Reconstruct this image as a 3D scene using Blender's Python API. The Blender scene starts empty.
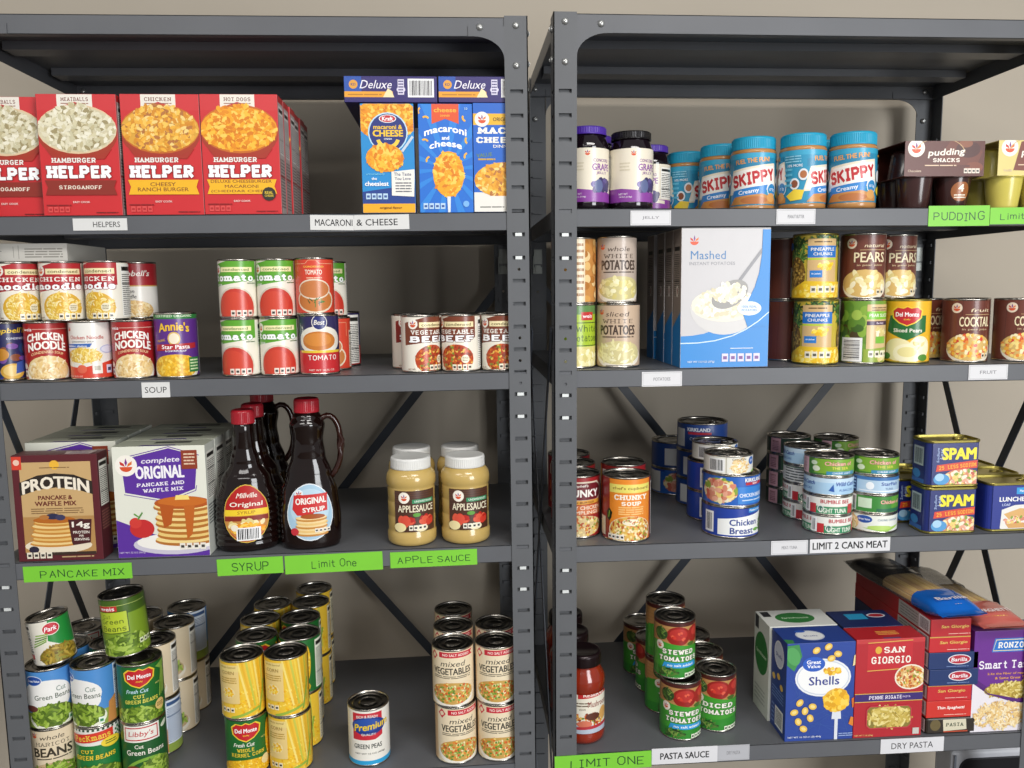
import bpy, bmesh, math, random
from mathutils import Vector, Matrix, geometry
# Pantry shelving: two grey steel shelving units stocked with tinned and boxed groceries.
# All lengths below are millimetres measured from the front right post of the left unit;
# FLOOR is the floor level in that frame. Everything is converted to metres when linked.
S = 0.001
FLOOR = -1634.0
PI = math.pi
COL = bpy.context.scene.collection

def W(x, y, z):
    return Vector((x*S, y*S, (z-FLOOR)*S))

# ------------------------------------------------------------------ colours
def lin(c):
    if isinstance(c, str):
        c = c.lstrip('#')
        c = tuple(int(c[i:i+2], 16)/255 for i in (0, 2, 4))
    return tuple((v/12.92 if v <= 0.04045 else ((v+0.055)/1.055)**2.4) for v in c)

_cc = {}
def L4(c):
    if c not in _cc:
        _cc[c] = lin(c)+(1.0,)
    return _cc[c]

# ------------------------------------------------------------------ materials
def new_mat(name):
    m = bpy.data.materials.new(name); m.use_nodes = True
    nt = m.node_tree; b = nt.nodes['Principled BSDF']
    return m, nt, b

def mat(name, col, rough=.5, metal=0, coat=0, noise=0, scale=40, bump=0, trans=0, alpha=1, spec=.5, ior=1.45):
    m, nt, b = new_mat(name)
    b.inputs['Base Color'].default_value = L4(col)
    b.inputs['Roughness'].default_value = rough
    b.inputs['Metallic'].default_value = metal
    b.inputs['Coat Weight'].default_value = coat
    b.inputs['Specular IOR Level'].default_value = spec
    b.inputs['Transmission Weight'].default_value = trans
    b.inputs['Alpha'].default_value = alpha
    b.inputs['IOR'].default_value = ior
    tc = nt.nodes.new('ShaderNodeTexCoord')
    nz = nt.nodes.new('ShaderNodeTexNoise'); nz.inputs['Scale'].default_value = scale
    nz.inputs['Detail'].default_value = 4
    nt.links.new(tc.outputs['Object'], nz.inputs['Vector'])
    if noise:
        mx = nt.nodes.new('ShaderNodeMix'); mx.data_type = 'RGBA'; mx.blend_type = 'MULTIPLY'
        mx.inputs['Factor'].default_value = 1
        mx.inputs['A'].default_value = L4(col)
        mr = nt.nodes.new('ShaderNodeMapRange')
        mr.inputs['From Min'].default_value = .3; mr.inputs['From Max'].default_value = .7
        mr.inputs['To Min'].default_value = 1-noise; mr.inputs['To Max'].default_value = 1
        nt.links.new(nz.outputs['Fac'], mr.inputs['Value'])
        nt.links.new(mr.outputs['Result'], mx.inputs['B'])
        nt.links.new(mx.outputs['Result'], b.inputs['Base Color'])
    if bump:
        bp = nt.nodes.new('ShaderNodeBump'); bp.inputs['Strength'].default_value = bump
        bp.inputs['Distance'].default_value = .002
        nt.links.new(nz.outputs['Fac'], bp.inputs['Height'])
        nt.links.new(bp.outputs['Normal'], b.inputs['Normal'])
    return m

def ink_mat(name, rough, coat, spec=.5):
    m, nt, b = new_mat(name)
    at = nt.nodes.new('ShaderNodeAttribute'); at.attribute_name = 'ink'
    tc = nt.nodes.new('ShaderNodeTexCoord')
    nz = nt.nodes.new('ShaderNodeTexNoise'); nz.inputs['Scale'].default_value = 30
    mr = nt.nodes.new('ShaderNodeMapRange')
    mr.inputs['To Min'].default_value = .93; mr.inputs['To Max'].default_value = 1.0
    mx = nt.nodes.new('ShaderNodeMix'); mx.data_type = 'RGBA'; mx.blend_type = 'MULTIPLY'
    mx.inputs['Factor'].default_value = 1
    nt.links.new(tc.outputs['Object'], nz.inputs['Vector'])
    nt.links.new(nz.outputs['Fac'], mr.inputs['Value'])
    nt.links.new(at.outputs['Color'], mx.inputs['A'])
    nt.links.new(mr.outputs['Result'], mx.inputs['B'])
    nt.links.new(mx.outputs['Result'], b.inputs['Base Color'])
    b.inputs['Roughness'].default_value = rough
    b.inputs['Coat Weight'].default_value = coat
    b.inputs['Coat Roughness'].default_value = .18
    b.inputs['Specular IOR Level'].default_value = spec
    return m

M = {}
M['label'] = ink_mat('printed_label', .38, .35)
M['carton'] = ink_mat('printed_carton', .42, .12)
M['paper'] = ink_mat('printed_paper', .7, 0, .3)
M['tin'] = mat('tin_plate', '#b9b4ab', .26, 1, noise=.12, scale=60)
M['tinlid'] = mat('tin_lid', '#8d8a84', .24, 1, noise=.15, scale=60)
M['gold'] = mat('gold_lacquer_tin', '#b3a65a', .36, 1, noise=.1)
M['steel'] = mat('grey_shelf_paint', '#616367', .4, 0, noise=.1, scale=9, bump=.05, spec=.4)
M['post'] = mat('grey_post_paint', '#606265', .45, 0, noise=.08, scale=14, bump=.05, spec=.35)
M['brace'] = mat('dark_brace_paint', '#3a3f48', .4, 0, noise=.15, scale=20)
M['bolt'] = mat('zinc_bolt', '#b9bab8', .35, .8, noise=.1, scale=200)
M['clip'] = mat('bright_clip', '#dfe3e2', .45, .2, noise=.08, scale=200)

# ------------------------------------------------------------------ linking
def tag(o, label=None, cat=None, group=None, kind=None):
    if label: o['label'] = label
    if cat: o['category'] = cat
    if group: o['group'] = group
    if kind: o['kind'] = kind
    return o

def link(name, me, parent=None, m=None):
    o = bpy.data.objects.new(name, me); COL.objects.link(o)
    if parent: o.parent = parent
    if m is not None and me is not None and not me.materials:
        me.materials.append(m)
    return o

def empty(name, loc, rz=0):
    o = bpy.data.objects.new(name, None); COL.objects.link(o)
    o.location = loc; o.rotation_euler = (0, 0, rz); o.empty_display_size = .02
    return o

def copy_tree(o):
    c = o.copy(); COL.objects.link(c)
    for ch in o.children:
        d = ch.copy(); COL.objects.link(d); d.parent = c
        for g in ch.children:
            e = g.copy(); COL.objects.link(e); e.parent = d
    return c

# ------------------------------------------------------------------ mesh helper (mm in, m out)
class MB:
    def __init__(s):
        s.v = []; s.f = []; s.n = []; s.c = []; s.sm = []
    def add(s, vs, fs, normals=None, col=None, smooth=False):
        b = len(s.v); s.v += [tuple(q) for q in vs]
        s.n += (normals if normals else [None]*len(vs))
        s.c += [col]*len(vs)
        for f in fs:
            s.f.append(tuple(b+i for i in f)); s.sm.append(smooth)
    def box(s, x0, x1, y0, y1, z0, z1, col=None):
        v = [(x, y, z) for z in (z0, z1) for y in (y0, y1) for x in (x0, x1)]
        s.add(v, [(0, 2, 3, 1), (4, 5, 7, 6), (0, 1, 5, 4), (2, 6, 7, 3), (0, 4, 6, 2), (1, 3, 7, 5)], col=col)
    def lathe(s, prof, seg=48, cx=0, cy=0, sx=1, sy=1, col=None, ph=0):
        # prof: list of smooth runs, each a list of (r, z)
        for run in prof:
            vs = []; fs = []; n = len(run)
            for i in range(seg):
                a = ph+2*PI*i/seg
                for r, z in run: vs.append((cx+sx*r*math.sin(a), cy-sy*r*math.cos(a), z))
            for i in range(seg):
                j = (i+1) % seg
                for k in range(n-1):
                    a, b, c, d = i*n+k, j*n+k, j*n+k+1, i*n+k+1
                    if run[k][0] == 0: fs.append((a, c, d))
                    elif run[k+1][0] == 0: fs.append((a, b, d))
                    else: fs.append((a, b, c, d))
            s.add(vs, fs, col=col, smooth=True)
    def tube(s, pts, r, seg=8, col=None, flat=1.0):
        vs = []; fs = []; n = len(pts); up0 = Vector((0, 0, 1))
        for i, p in enumerate(pts):
            p = Vector(p); q = Vector(pts[min(i+1, n-1)])-Vector(pts[max(i-1, 0)]); q.normalize()
            u = q.cross(up0)
            if u.length < .1: u = q.cross(Vector((0, 1, 0)))
            u.normalize(); w = u.cross(q)
            for k in range(seg):
                a = 2*PI*k/seg
                vs.append(p+u*(r*flat*math.cos(a))+w*(r*math.sin(a)))
        for i in range(n-1):
            for k in range(seg):
                l = (k+1) % seg
                fs.append((i*seg+k, i*seg+l, (i+1)*seg+l, (i+1)*seg+k))
        fs.append(tuple(range(seg-1, -1, -1))); fs.append(tuple((n-1)*seg+k for k in range(seg)))
        s.add(vs, fs, col=col, smooth=True)
    def mesh(s, name, m=None, fixn=False):
        me = bpy.data.meshes.new(name)
        me.from_pydata([(x*S, y*S, z*S) for x, y, z in s.v], [], s.f)
        me.polygons.foreach_set('use_smooth', s.sm)
        if any(c is not None for c in s.c):
            at = me.color_attributes.new('ink', 'FLOAT_COLOR', 'POINT')
            buf = []
            for c in s.c: buf += L4(c if c is not None else '#ffffff')
            at.data.foreach_set('color', buf)
        if fixn:
            bm = bmesh.new(); bm.from_mesh(me); bmesh.ops.recalc_face_normals(bm, faces=bm.faces); bm.to_mesh(me); bm.free()
        if m: me.materials.append(m)
        if any(n is not None for n in s.n):
            me.normals_split_custom_set_from_vertices([n if n is not None else (0, 0, 0) for n in s.n])
        me.update()
        return me
    def obj(s, name, m, parent=None, fixn=False):
        return link(name, s.mesh(name, m, fixn), parent)

def bevel_mesh(me, w, seg=2):
    bm = bmesh.new(); bm.from_mesh(me)
    bmesh.ops.bevel(bm, geom=list(bm.edges), offset=w*S, segments=seg, affect='EDGES', profile=.5)
    bm.to_mesh(me); bm.free()

# ------------------------------------------------------------------ lettering
_fonts = {}
def font_tris(s, bold):
    key = (s, bold)
    if key in _fonts: return _fonts[key]
    cu = bpy.data.curves.new('lettering', 'FONT'); cu.body = s; cu.size = 1; cu.offset = bold
    cu.resolution_u = 2; cu.fill_mode = 'FRONT'
    ob = bpy.data.objects.new('lettering', cu); COL.objects.link(ob)
    dg = bpy.context.evaluated_depsgraph_get(); dg.update()
    me = bpy.data.meshes.new_from_object(ob.evaluated_get(dg))
    me.calc_loop_triangles()
    tris = [[(me.vertices[i].co.x, me.vertices[i].co.y) for i in t.vertices] for t in me.loop_triangles]
    COL.objects.unlink(ob); bpy.data.objects.remove(ob); bpy.data.curves.remove(cu); bpy.data.meshes.remove(me)
    _fonts[key] = tris
    return tris

G = {  # pen strokes on a grid 6 high (capitals) / 4 high (small letters)
'A': [[(0,0),(2,6),(4,0)],[(.8,2.2),(3.2,2.2)]], 'B': [[(0,0),(0,6),(2.8,6),(3.7,5.2),(3.7,4),(2.8,3.2),(0,3.2)],[(2.8,3.2),(4,2.4),(4,.8),(2.8,0),(0,0)]],
'C': [[(4,5),(3,6),(1.2,6),(0,4.6),(0,1.4),(1.2,0),(3,0),(4,1)]], 'D': [[(0,0),(0,6),(2.4,6),(4,4.4),(4,1.6),(2.4,0),(0,0)]],
'E': [[(3.6,6),(0,6),(0,0),(3.6,0)],[(0,3.1),(2.8,3.1)]], 'F': [[(3.6,6),(0,6),(0,0)],[(0,3.1),(2.8,3.1)]],
'G': [[(4,5),(3,6),(1.2,6),(0,4.6),(0,1.4),(1.2,0),(3,0),(4,1),(4,2.8),(2.4,2.8)]], 'H': [[(0,0),(0,6)],[(4,0),(4,6)],[(0,3.1),(4,3.1)]],
'I': [[(1,0),(1,6)],[(0,6),(2,6)],[(0,0),(2,0)]], 'J': [[(3,6),(3,1.2),(2,0),(.8,0),(0,1.2)]], 'K': [[(0,0),(0,6)],[(3.8,6),(0,2.6)],[(1.2,3.6),(4,0)]],
'L': [[(0,6),(0,0),(3.6,0)]], 'M': [[(0,0),(0,6),(2.4,1.8),(4.8,6),(4.8,0)]], 'N': [[(0,0),(0,6),(4,0),(4,6)]],
'O': [[(1.2,0),(0,1.4),(0,4.6),(1.2,6),(2.8,6),(4,4.6),(4,1.4),(2.8,0),(1.2,0)]], 'P': [[(0,0),(0,6),(2.8,6),(4,5.1),(4,3.7),(2.8,2.8),(0,2.8)]],
'R': [[(0,0),(0,6),(2.8,6),(4,5.1),(4,3.7),(2.8,2.8),(0,2.8)],[(1.8,2.8),(4,0)]], 'S': [[(3.8,5.2),(2.9,6),(1.1,6),(0,5),(0,4),(1,3.2),(3,2.8),(4,2),(4,1),(2.9,0),(1,0),(0,.9)]],
'T': [[(2,0),(2,6)],[(0,6),(4,6)]], 'U': [[(0,6),(0,1.4),(1.2,0),(2.8,0),(4,1.4),(4,6)]], 'V': [[(0,6),(2,0),(4,6)]], 'W': [[(0,6),(1.3,0),(2.7,4.4),(4.1,0),(5.4,6)]],
'X': [[(0,0),(4,6)],[(0,6),(4,0)]], 'Y': [[(0,6),(2,3),(4,6)],[(2,3),(2,0)]], 'Z': [[(0,6),(4,6),(0,0),(4,0)]],
'a': [[(.4,3.6),(1.4,4),(2.6,4),(3.2,3.2),(3.2,0)],[(3.2,2.3),(1.2,2.3),(0,1.6),(0,.7),(.9,0),(2.2,0),(3.2,.8)]],
'd': [[(3.2,0),(3.2,6)],[(3.2,3.2),(2.2,4),(1,4),(0,3),(0,1),(1,0),(2.2,0),(3.2,.8)]], 'e': [[(0,2.1),(3.2,2.1),(3.2,3),(2.2,4),(1,4),(0,3),(0,1),(1,0),(2.4,0),(3.1,.7)]],
'l': [[(1,0),(1,6)]], 'i': [[(1,0),(1,4)],[(1,5.2),(1,5.7)]], 'm': [[(0,0),(0,4)],[(0,3),(1,4),(2,4),(2.5,3),(2.5,0)],[(2.5,3),(3.4,4),(4.4,4),(5,3),(5,0)]],
'n': [[(0,0),(0,4)],[(0,3),(1,4),(2.2,4),(3.2,3),(3.2,0)]], 'o': [[(1,0),(0,1),(0,3),(1,4),(2.2,4),(3.2,3),(3.2,1),(2.2,0),(1,0)]],
't': [[(1.2,5.6),(1.2,.8),(2,0),(2.8,.2)],[(0,4),(2.6,4)]], 'h': [[(0,0),(0,6)],[(0,3),(1,4),(2.2,4),(3.2,3),(3.2,0)]], 's': [[(3,3.4),(2.2,4),(.8,4),(0,3.3),(0,2.7),(3,1.5),(3,.7),(2.2,0),(.7,0),(0,.6)]],
'u': [[(0,4),(0,1),(1,0),(2.2,0),(3.2,1)],[(3.2,4),(3.2,0)]], 'c': [[(3.1,3.3),(2.3,4),(1,4),(0,3),(0,1),(1,0),(2.3,0),(3.1,.7)]], 'r': [[(0,0),(0,4)],[(0,2.8),(1.1,4),(2.3,4)]],
'&': [[(4,0),(.8,4.2),(.8,5.2),(1.6,6),(2.4,5.6),(2.4,4.6),(0,2),(0,.8),(.9,0),(2.2,0),(4,2.4)]], '2': [[(0,5),(1,6),(3,6),(4,5),(4,4),(0,0),(4,0)]], '4': [[(3,0),(3,6),(0,2),(4,2)]], '1': [[(0,5),(1.2,6),(1.2,0)]], '5': [[(3.8,6),(.4,6),(.2,3.4),(2.8,3.6),(4,2.6),(4,1.2),(2.8,0),(0,.4)]], '0': [[(1.2,0),(0,1.4),(0,4.6),(1.2,6),(2.8,6),(4,4.6),(4,1.4),(2.8,0),(1.2,0)]], '.': [[(.3,0),(.3,.4)]], ' ': [], '-': [[(0,3),(2.4,3)]], "'": [[(.4,6),(.2,4.8)]]}

def stroke_tris(s, wt, serif, jit=0, seed=1):
    rnd = random.Random(seed); out = []; x = 0
    def seg(a, b):
        dx, dy = b[0]-a[0], b[1]-a[1]; l = math.hypot(dx, dy) or 1
        nx, ny = -dy/l*wt/2, dx/l*wt/2
        ex, ey = dx/l*wt*.35, dy/l*wt*.35
        q = [(a[0]+nx-ex, a[1]+ny-ey), (a[0]-nx-ex, a[1]-ny-ey), (b[0]-nx+ex, b[1]-ny+ey), (b[0]+nx+ex, b[1]+ny+ey)]
        out.append(q)
    for ch in s:
        st = G.get(ch, G.get(ch.upper(), []))
        if ch == ' ': x += 3; continue
        w = max((p[0] for l in st for p in l), default=2)
        jy = rnd.uniform(-jit, jit); js = 1+rnd.uniform(-jit, jit)*.15; jr = rnd.uniform(-jit, jit)*.08
        for l in st:
            pts = [(x+p[0]*js-p[1]*jr, p[1]*js+jy) for p in l]
            for a, b in zip(pts, pts[1:]): seg(a, b)
            if serif:
                for e, o in ((l[0], l[1]), (l[-1], l[-2])):
                    if abs(e[0]-o[0]) < .75*abs(e[1]-o[1]) and e[1] in (0, 4, 6) and e != (1, 6) or (e in ((0,0),(0,6)) and ch in 'EFLPRBD'):
                        k = .95
                        sg = -1 if e[1] > 3 else 1
                        seg((x+e[0]-k, e[1]+sg*wt*.12), (x+e[0]+k, e[1]+sg*wt*.12))
        x += w+(2.3 if serif else 1.7)+wt*.35+rnd.uniform(-jit, jit)
    return out

# ------------------------------------------------------------------ printed artwork, built from flat shapes
class Art:
    def __init__(s): s.pr = []; s.z = .02
    def _put(s, polys, c, dz=.02):
        s.pr.append((polys, c, s.z)); s.z += dz
    def _puts(s, polys, c, step=.003, mod=17):                     # overlapping pieces each get a hair of height
        for k in range(mod):
            g = polys[k::mod]
            if g: s.pr.append((g, c, s.z+k*step))
        s.z += step*mod+.012
    def r(s, x0, y0, x1, y1, c): s._put([[(x0, y0), (x1, y0), (x1, y1), (x0, y1)]], c)
    def q(s, pts, c): s._put([list(pts)], c)                      # convex polygon
    def p(s, pts, c):                                              # any polygon
        t = geometry.tessellate_polygon([[Vector((a, b, 0)) for a, b in pts]])
        s._put([[pts[i] for i in k] for k in t], c)
    def e(s, cx, cy, rx, ry, c, n=24, rot=0):
        cr, sr = math.cos(rot), math.sin(rot); o = []
        for i in range(n):
            a = 2*PI*i/n; X, Y = rx*math.cos(a), ry*math.sin(a)
            o.append((cx+X*cr-Y*sr, cy+X*sr+Y*cr))
        s._put([o], c)
    def half(s, cx, cy, rx, ry, c, n=20, a0=0, a1=PI):
        s._put([[(cx+rx*math.cos(a0+(a1-a0)*i/n), cy+ry*math.sin(a0+(a1-a0)*i/n)) for i in range(n+1)]], c)
    def arcs(s, cx, cy, r0, r1, a0, a1, c, n=14, sy=1):
        P = lambda r, a: (cx+r*math.cos(a), cy+r*sy*math.sin(a)); o = []
        for i in range(n):
            a, b = a0+(a1-a0)*i/n, a0+(a1-a0)*(i+1)/n
            o.append([P(r0, a), P(r1, a), P(r1, b), P(r0, b)])
        s._put(o, c)
    def line(s, pts, w, c):
        o = []
        for a, b in zip(pts, pts[1:]):
            dx, dy = b[0]-a[0], b[1]-a[1]; l = math.hypot(dx, dy) or 1; nx, ny = -dy/l*w/2, dx/l*w/2
            o.append([(a[0]+nx, a[1]+ny), (a[0]-nx, a[1]-ny), (b[0]-nx, b[1]-ny), (b[0]+nx, b[1]+ny)])
        s._put(o, c)
    def t(s, txt, x, y, h, c, w=None, b=.02, sh=0, rot=0, arc=0, f=None, wt=1.3, out=None, jit=0):
        if f == 'slab': T = stroke_tris(txt, wt, True)
        elif f == 'hand': T = stroke_tris(txt, wt, False, jit, len(txt)*7+3)
        elif f == 'pen': T = stroke_tris(txt, wt, False)
        else: T = font_tris(txt, 0)
        if not T: return
        xs = [p[0] for t in T for p in t]; ys = [p[1] for t in T for p in t]
        x0, x1, y0, y1 = min(xs), max(xs), min(ys), max(ys)
        ky = h/(y1-y0); kx = w/(x1-x0) if w else ky
        cr, sr = math.cos(rot), math.sin(rot); o = []
        for t in T:
            n = []
            for X, Y in t:
                X = (X-(x0+x1)/2)*kx; Y = (Y-(y0+y1)/2)*ky
                X += sh*Y
                if arc: Y += arc*(1-(X/((x1-x0)*kx/2))**2)-arc*.5
                n.append((x+X*cr-Y*sr, y+X*sr+Y*cr))
            o.append(n)
        if b > 0 and not f:                                        # heavier weight: the same letters printed with a slight spread
            q = b*h*.95; o = [[(a+q*dx, e+q*.6*dy) for a, e in n] for n in o for dx, dy in ((1, 1), (-1, 1), (1, -1), (-1, -1), (0, 0))]
        if out:
            oc, ow = out
            s._puts([[(a+ow*dx, e+ow*dy) for a, e in n] for dx, dy in ((1, 0), (-1, 0), (0, 1), (0, -1), (.7, .7), (.7, -.7), (-.7, .7), (-.7, -.7)) for n in (o if f else o[4::5] if b > 0 else o)], oc)
            s.z += .03
        s._puts(o, c, .003, 17 if f else 5)
    def micro(s, x0, x1, y0, y1, n, c, seed=0, k=.45):             # small print
        r = random.Random(seed); st = (y1-y0)/n; o = []
        for i in range(n):
            y = y0+st*(i+.3); a = x0
            while a < x1-1:
                b = min(x1, a+r.uniform(.15, .5)*(x1-x0)); o.append([(a, y), (b, y), (b, y+st*k), (a, y+st*k)]); a = b+(x1-x0)*.03
        s._put(o, c)
    def facts(s, x0, y0, x1, y1, c='#f4f2ea', k='#22201c'):
        s.r(x0, y0, x1, y1, c); w = x1-x0
        s.r(x0+w*.06, y1-(y1-y0)*.13, x1-w*.06, y1-(y1-y0)*.05, k)
        s.micro(x0+w*.06, x1-w*.06, y0+2, y1-(y1-y0)*.18, max(4, int((y1-y0)/4)), k, int(x0*7+y0), .38)
        for f in (.3, .62): s.r(x0+w*.04, y0+(y1-y0)*f, x1-w*.04, y0+(y1-y0)*f+1.1, k)
    def bars(s, x0, y0, x1, y1, k='#1c1c20', bg='#f2f2f2', horiz=False):
        s.r(x0, y0, x1, y1, bg); o = []; r = random.Random(int(x0*3+y1)); m = (y1-y0)*.1
        if horiz:
            y = y0+m
            while y < y1-m: t = r.choice((.7, 1.2, 1.8)); o.append([(x0+m, y), (x1-m, y), (x1-m, y+t), (x0+m, y+t)]); y += t+r.choice((.8, 1.3))
        else:
            x = x0+m
            while x < x1-m: t = r.choice((.7, 1.1, 1.7)); o.append([(x, y0+m), (x+t, y0+m), (x+t, y1-m), (x, y1-m)]); x += t+r.choice((.8, 1.2))
        s._put(o, k)
    def icons(s, x, y, n, sz, c='#f5f2ea', k='#3a3835', gap=1.25):
        s._put([[(x+i*sz*gap, y), (x+i*sz*gap+sz, y), (x+i*sz*gap+sz, y+sz*1.25), (x+i*sz*gap, y+sz*1.25)] for i in range(n)], c)
        s._put([[(x+i*sz*gap+sz*.2, y+sz*.35), (x+i*sz*gap+sz*.8, y+sz*.35), (x+i*sz*gap+sz*.8, y+sz*.85), (x+i*sz*gap+sz*.2, y+sz*.85)] for i in range(n)], k)
    def scale(s, kx, ky=None, y0=0):
        ky = ky or kx; s.pr = [([[(a*kx, (e-y0)*ky+y0) for a, e in p] for p in ps], c, z) for ps, c, z in s.pr]; return s
    def ag(s, x, y, r, bg='#f6f1e6'):                              # white disc with three-leaf bowl mark
        s.e(x, y, r, r, bg)
        s.q([(x, y-r*.1), (x-r*.12, y+r*.3), (x, y+r*.75), (x+r*.14, y+r*.3)], '#7a2f86')
        s.q([(x-r*.1, y-r*.12), (x-r*.55, y+.1*r), (x-r*.6, y+r*.45), (x-r*.2, y+r*.2)], '#c9342c')
        s.q([(x+r*.1, y-r*.12), (x+r*.55, y+.1*r), (x+r*.6, y+r*.45), (x+r*.2, y+r*.2)], '#e0702c')
        s.half(x, y-r*.12, r*.6, r*.5, '#d9542b', a0=PI, a1=2*PI)
    def food(s, kind, cx, cy, rx, ry, n, seed=1, bg=None, ymax=None, sc=1):
        r = random.Random(seed)
        K = {'noodle': (['#f1d264', '#e8c24a', '#f6e08a', '#d9ac3c', '#f8eab0'], 'arc', 11, 1.7),
             'pale': (['#f3dca6', '#ecca86', '#f8e9c6', '#d9b070', '#efd29a'], 'arc', 10, 2.0),
             'mac': (['#f5a81f', '#f9bf3a', '#e98f14', '#fbd05c', '#dd7f10'], 'arc', 8, 3.4),
             'maccheese': (['#f3b53a', '#f7c95a', '#e29a26', '#f6d684', '#eeb040', '#d98f26', '#b8743a'], 'arc', 7, 3.2),
             'strog': (['#e9e2c4', '#dcd3ae', '#f3eed8', '#c7bb92', '#e4ddc0', '#d2cba8', '#ece6cc', '#a4966c'], 'arc', 7, 3.4),
             'bean': (['#7c9a2e', '#93b23c', '#5f7d22', '#a9c455', '#4f6a1c'], 'cap', 12, 3.4),
             'brownbean': (['#a58a2c', '#8f7524', '#bda043', '#6f5a18', '#948e34'], 'cap', 12, 3.4),
             'corn': (['#f7cf2f', '#f4bd1c', '#fbe06a', '#e3a414'], 'ell', 3.4, 2.6),
             'veg': (['#e8862e', '#dd6f22', '#7fa43a', '#f0d67a', '#c9d28a', '#eee3b2', '#5e8a34', '#d2502a'], 'ell', 4.2, 3.0),
             'beef': (['#b0411c', '#d4682a', '#e8a13c', '#8a3418', '#e9c25a', '#7c8f34', '#c8551f'], 'ell', 5, 3.4),
             'soup': (['#e9c25a', '#d98a34', '#f2dd9a', '#c9652a', '#8f9c3c', '#f5e8c0', '#b5522a'], 'ell', 5, 3.2),
             'potato': (['#ece3a8', '#e3d78e', '#f4eec6', '#d7c97c'], 'ell', 9, 6.4),
             'slice': (['#ebe4ac', '#f1ecc4', '#dcd294', '#e6dca0'], 'ell', 12, 3.6),
             'pear': (['#f3e7b4', '#ecdc98', '#f9f2d2', '#e0cd84'], 'ell', 13, 7.5),
             'cocktail': (['#f2b63c', '#f7d779', '#e2683e', '#f9ecc0', '#d9472f', '#e8913a', '#f5e08c'], 'ell', 6, 5),
             'pine': (['#f5cf2e', '#f9dd58', '#eab81c', '#fbe88a'], 'ell', 8, 5),
             'tom': (['#b8231c', '#cf3a2a', '#9c1a16', '#de5a40'], 'ell', 9, 7),
             'star': (['#f4c02c', '#f8d65a', '#e0a41c'], 'ell', 4, 4),
             'mash': (['#efe9d4', '#e4dcc0', '#f8f4e6', '#d8cfae'], 'ell', 9, 6),
             'penne': (['#d8c26a', '#c9b052', '#e8d88e', '#b59a3e'], 'cap', 14, 3.6),
             'grape': (['#4a3c78', '#5c4e8e', '#39305e', '#7468a4'], 'ell', 7, 7),
             'meat': (['#d88a70', '#e8a98e', '#f0d27a', '#8aa53e', '#f4e0b0', '#c9644e', '#f1e9d2'], 'ell', 6, 4),
             'leaf': (['#3f6a2a', '#567f34', '#2d4f20', '#7a9a44', '#1f3a1a'], 'cap', 16, 2.6),
             'cone': (['#8a6a2a', '#b58f3a', '#5e4a20', '#d0ac52'], 'ell', 4, 4)}[kind]
        cols, shp, ln, wd = K; ln *= sc*1.12; wd *= sc*1.12; n = int(n*1.75)
        if bg: s.e(cx, cy, rx*1.02, ry*1.02, bg)
        z0 = s.z
        for i in range(n):
            a = r.uniform(0, 2*PI); q = math.sqrt(r.random())
            X = cx+q*math.cos(a)*max(.1, rx-ln*.18); Y = cy+q*math.sin(a)*max(.1, ry-wd*.3)
            if ymax is not None and Y > ymax: continue
            c = r.choice(cols); th = r.uniform(0, PI); polys = []
            if shp == 'ell':
                pts = [(ln/2*math.cos(2*PI*k/9), wd/2*math.sin(2*PI*k/9)) for k in range(9)]
                polys = [pts]
            elif shp == 'cap':
                l = ln/2*r.uniform(.7, 1.1); w = wd/2
                polys = [[(-l, -w*.5), (-l+w, -w), (l-w, -w), (l, -w*.5), (l, w*.5), (l-w, w), (-l+w, w), (-l, w*.5)]]
            else:
                R = ln*r.uniform(.35, .7); w = wd/2; A = ln/R*.8; m = 5
                for k in range(m):
                    b0, b1 = -A/2+A*k/m, -A/2+A*(k+1)/m
                    polys.append([((R-w)*math.cos(b0)-R, (R-w)*math.sin(b0)), ((R+w)*math.cos(b0)-R, (R+w)*math.sin(b0)), ((R+w)*math.cos(b1)-R, (R+w)*math.sin(b1)), ((R-w)*math.cos(b1)-R, (R-w)*math.sin(b1))])
            cr, sr = math.cos(th), math.sin(th)
            polys = [[(X+x*cr-y*sr, Y+x*sr+y*cr) for x, y in p] for p in polys]
            s.pr.append((polys, c, z0+i*.0022))
        s.z = z0+n*.0022+.02
    def bowl(s, kind, cx, cy, rx, ry, n, seed=1, rim='#f4efe2', bg='#c98a3a', drop=.35, sc=1):
        s.e(cx, cy-ry*drop*.6, rx*1.08, ry*1.02, rim)
        s.e(cx, cy, rx, ry*.92, bg)
        s.food(kind, cx, cy, rx*.98, ry*.9, n, seed, sc=sc)

def clip(poly, ax, lo, hi):
    for sgn, lim in ((1, lo), (-1, hi)):
        out = []; n = len(poly)
        for i in range(n):
            a, b = poly[i], poly[(i+1) % n]
            da, db = sgn*(a[ax]-lim), sgn*(b[ax]-lim)
            if da >= 0: out.append(a)
            if da*db < 0:
                t = da/(da-db); out.append((a[0]+(b[0]-a[0])*t, a[1]+(b[1]-a[1])*t))
        poly = out
        if len(poly) < 3: return []
    return poly

def lay_flat(mb, art, org, U, V, N, x0, y0, x1, y1):
    """lay artwork on a flat face; org is where art (x0, y0) falls"""
    org, U, V, N = map(Vector, (org, U, V, N))
    for polys, c, z in art.pr:
        for p in polys:
            if min(q[0] for q in p) < x0 or max(q[0] for q in p) > x1: p = clip(p, 0, x0, x1)
            if p and (min(q[1] for q in p) < y0 or max(q[1] for q in p) > y1): p = clip(p, 1, y0, y1)
            if len(p) < 3: continue
            vs = [org+U*(q[0]-x0)+V*(q[1]-y0)+N*(z+.1) for q in p]
            k = list(range(len(p)))
            if (vs[1]-vs[0]).cross(vs[2]-vs[1]).dot(N) < 0: k.reverse()
            mb.add(vs, [k], col=c)

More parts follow.
